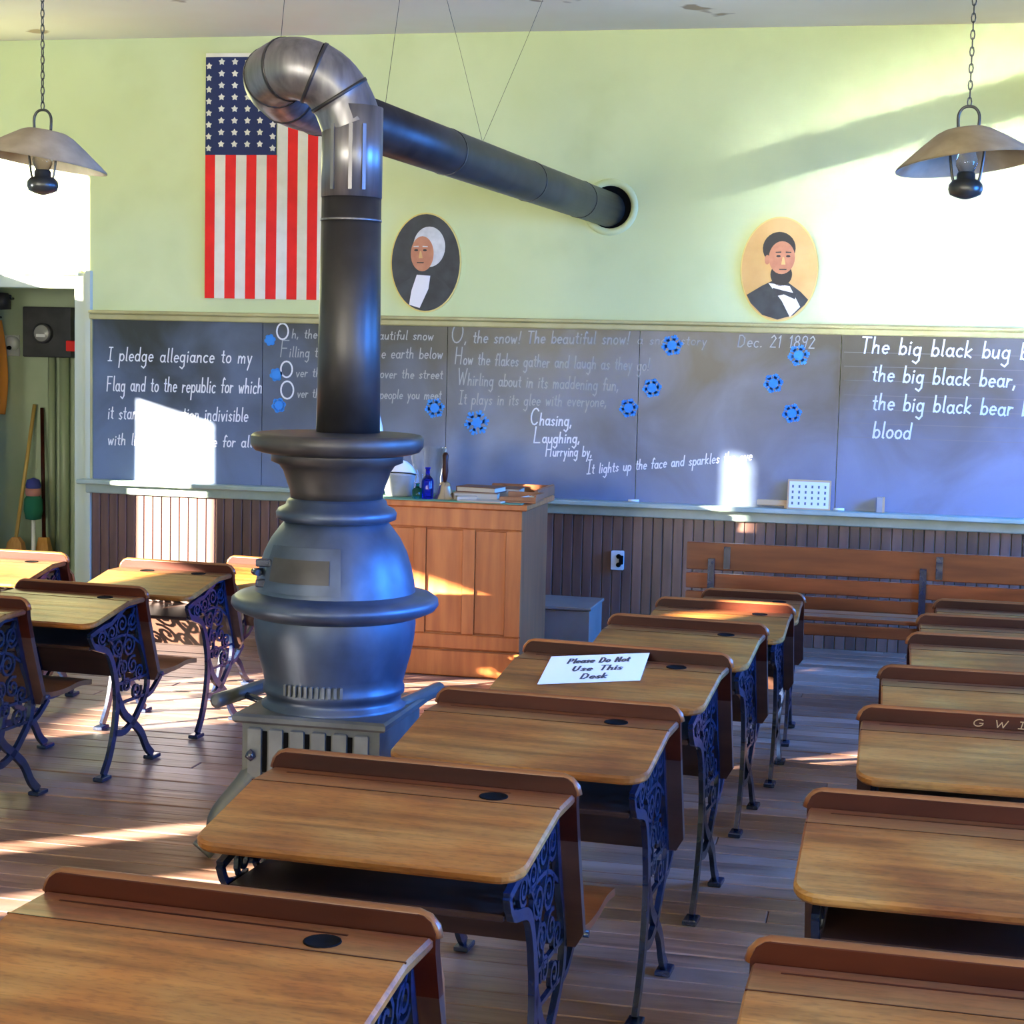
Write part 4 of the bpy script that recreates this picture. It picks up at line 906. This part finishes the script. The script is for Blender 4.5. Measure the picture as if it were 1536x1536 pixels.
# ------------------------------------------------------------------ closet things
def cl(px, py, Y=CB): return at_y(px, py, Y)
a, c = cl(50, 535), cl(121, 462)
t = empty('meter_box', ((a.x+c.x)/2, CB, a.z), 'dark electric meter box on the closet wall', 'meter box'); o0 = Vector(t.location)
MB().bevbox(a.x-o0.x, c.x-o0.x, -.14, 0, 0, c.z-a.z, .006).obj('box_case', 'meter', t)
q = cl(66, 500, CB-.14)-o0
for nm, r_, y0, m in (('meter_rim', .066, .03, 'meter'), ('meter_dial', .055, .034, 'pailgrey')):
    MB().lathe([(0, 0), (r_, 0), (r_, y0), (r_*.9, y0+.006), (0, y0+.006)], (0, 0), 24).obj(nm, m, t).matrix_local = Matrix.Translation((q.x, -.14, q.z)) @ Matrix.Rotation(R(90), 4, 'X')
MB().bevbox(q.x-.035, q.x+.03, -.183, -.176, q.z-.025, q.z-.005, .002).obj('meter_plate', 'paper', t)
q = cl(108, 519, CB-.14)-o0; MB().bevbox(q.x-.035, q.x+.04, -.155, -.14, q.z-.035, q.z+.035, .004).obj('red_switch', 'redtag', t)
q = cl(21, 515)
t = empty('porcelain_fitting', (q.x, CB, q.z), 'round white porcelain switch plate on the closet wall', 'switch')
MB().bevbox(-.06, .045, -.014, 0, -.085, .055, .004).obj('back_plate', 'porcelain', t)
MB().lathe([(0, 0), (.05, 0), (.05, .02), (.036, .035), (0, .036)], (0, 0), 24).obj('round_cover', 'porcelain', t).matrix_local = Matrix.Translation((0, -.014, 0)) @ Matrix.Rotation(R(90), 4, 'X')
MB().lathe([(0, 0), (.014, 0), (.012, .02), (0, .02)], (0, 0), 12).obj('switch_knob', 'slot', t).matrix_local = Matrix.Translation((-.004, -.05, -.03)) @ Matrix.Rotation(R(90), 4, 'X')
for px, r_, lab in ((82, .024, 'thin green conduit below the meter box'), (101, .032, 'thicker green conduit beside the doorway jamb')):
    zt2 = cl(px, 536).z; q = cl(px, 700)
    o = MB().tube([(q.x, CB-.04, 0), (q.x, CB-.04, zt2)], r_, 14).obj('conduit', 'conduit'); o['label'] = lab; o['category'] = 'pipe'
# broom
YBm = CB-.12
p1, p0 = at_y(52, 607, CB-.035), at_y(24, 806, YBm-.12)
t = empty('broom', (p0.x, p0.y, 0), 'straw broom with a yellow handle leaning in the closet', 'broom'); o0 = Vector(t.location)
MB().tube([p0-o0, p1-o0], .013, 10).obj('handle', 'yellow', t)
zb_ = p0.z; dd = (p0-p1).normalized()
b = MB(); rings = []
for f, hw_, th_ in ((0, .02, .018), (.12, .05, .026), (.5, .07, .035), (1, .085, .04)):
    c_ = Vector((0, 0, zb_))*(1-f)+Vector((dd.x*.1, 0, .0))*f; c_.z = zb_*(1-f)+.002
    rings.append([(c_.x-hw_, c_.y-th_, c_.z), (c_.x+hw_, c_.y-th_, c_.z), (c_.x+hw_, c_.y+th_, c_.z), (c_.x-hw_, c_.y+th_, c_.z)])
b.loft(rings); b.obj('straw_head', 'straw', t)
q0, q1 = at_y(66, 806, CB-.2), at_y(63, 612, CB-.03)
t = empty('broom', (q0.x, q0.y, 0), 'darker broom standing right of the yellow handled one', 'broom'); o0 = Vector(t.location)
MB().tube([q0-o0, q1-o0], .013, 10).obj('handle', 'rim', t)
b = MB(); b.loft([[(-h_, -t_, z), (h_, -t_, z), (h_, t_, z), (-h_, t_, z)] for h_, t_, z in ((.08, .04, .002), (.06, .035, q0.z*.5), (.03, .02, q0.z))]); b.obj('straw_head', 'straw', t)
q = at_y(50, 760, CB-.28); zq = q.z
t = empty('mop', (q.x, q.y, 0), 'green mop with blue and pink bands standing in the closet', 'mop')
MB().tube([(0, 0, 0.0), (0, 0, zq-.05)], .014, 10).obj('handle', 'enamel', t)
MB().lathe([(0, zq-.09), (.05, zq-.08), (.062, zq-.02), (.058, zq+.05), (.04, zq+.075), (0, zq+.08)], (0, 0), 18).obj('green_head', 'greencloth', t)
MB().lathe([(.042, zq+.07), (.052, zq+.085), (.05, zq+.12), (.0, zq+.125)], (0, 0), 18).obj('pink_band', 'pinkcloth', t)
MB().lathe([(.045, zq+.12), (.05, zq+.14), (.04, zq+.175), (0, zq+.19)], (0, 0), 18).obj('blue_band', 'bluecloth', t)
# orange garment and dark hat at the frame edge
q = at_y(-10, 480, CB-.1)
t = empty('orange_garment', (q.x, CB, q.z-.5), 'orange cloth hanging at the left edge of the closet', 'cloth')
rings = []
for i in range(10):
    f = i/9; z = .5-.62*f; w_ = .045+.045*math.sin(f*2.6)
    rings.append([(w_*math.cos(2*math.pi*j/14)*(1+.12*math.sin(5*j)), -.07+.04*math.sin(2*math.pi*j/14), z) for j in range(14)])
MB().loft(rings, True).obj('cloth_folds', 'orange', t)
MB().tube([(0, 0, .52), (0, -.08, .53), (0, -.09, .56)], .008, 8).obj('coat_hook', 'iron', t)
q = at_y(0, 452, CB-.1)
t = MB().lathe([(.0, .06), (.045, .055), (.06, .02), (.062, -.05), (.0, -.055)], (0, 0), 20).obj('cap', 'meter'); t.location = (q.x-.01, CB-.065, q.z); t['label'] = 'dark cap hanging above the orange cloth'; t['category'] = 'cap'
q = at_y(20, 448, CB)
o = MB().tube([(q.x, CB, q.z), (q.x, CB-.05, q.z-.005), (q.x+.012, CB-.06, q.z+.02)], .008, 8).obj('coat_hook', 'iron'); o['label'] = 'black iron coat hook on the closet wall'; o['category'] = 'hook'
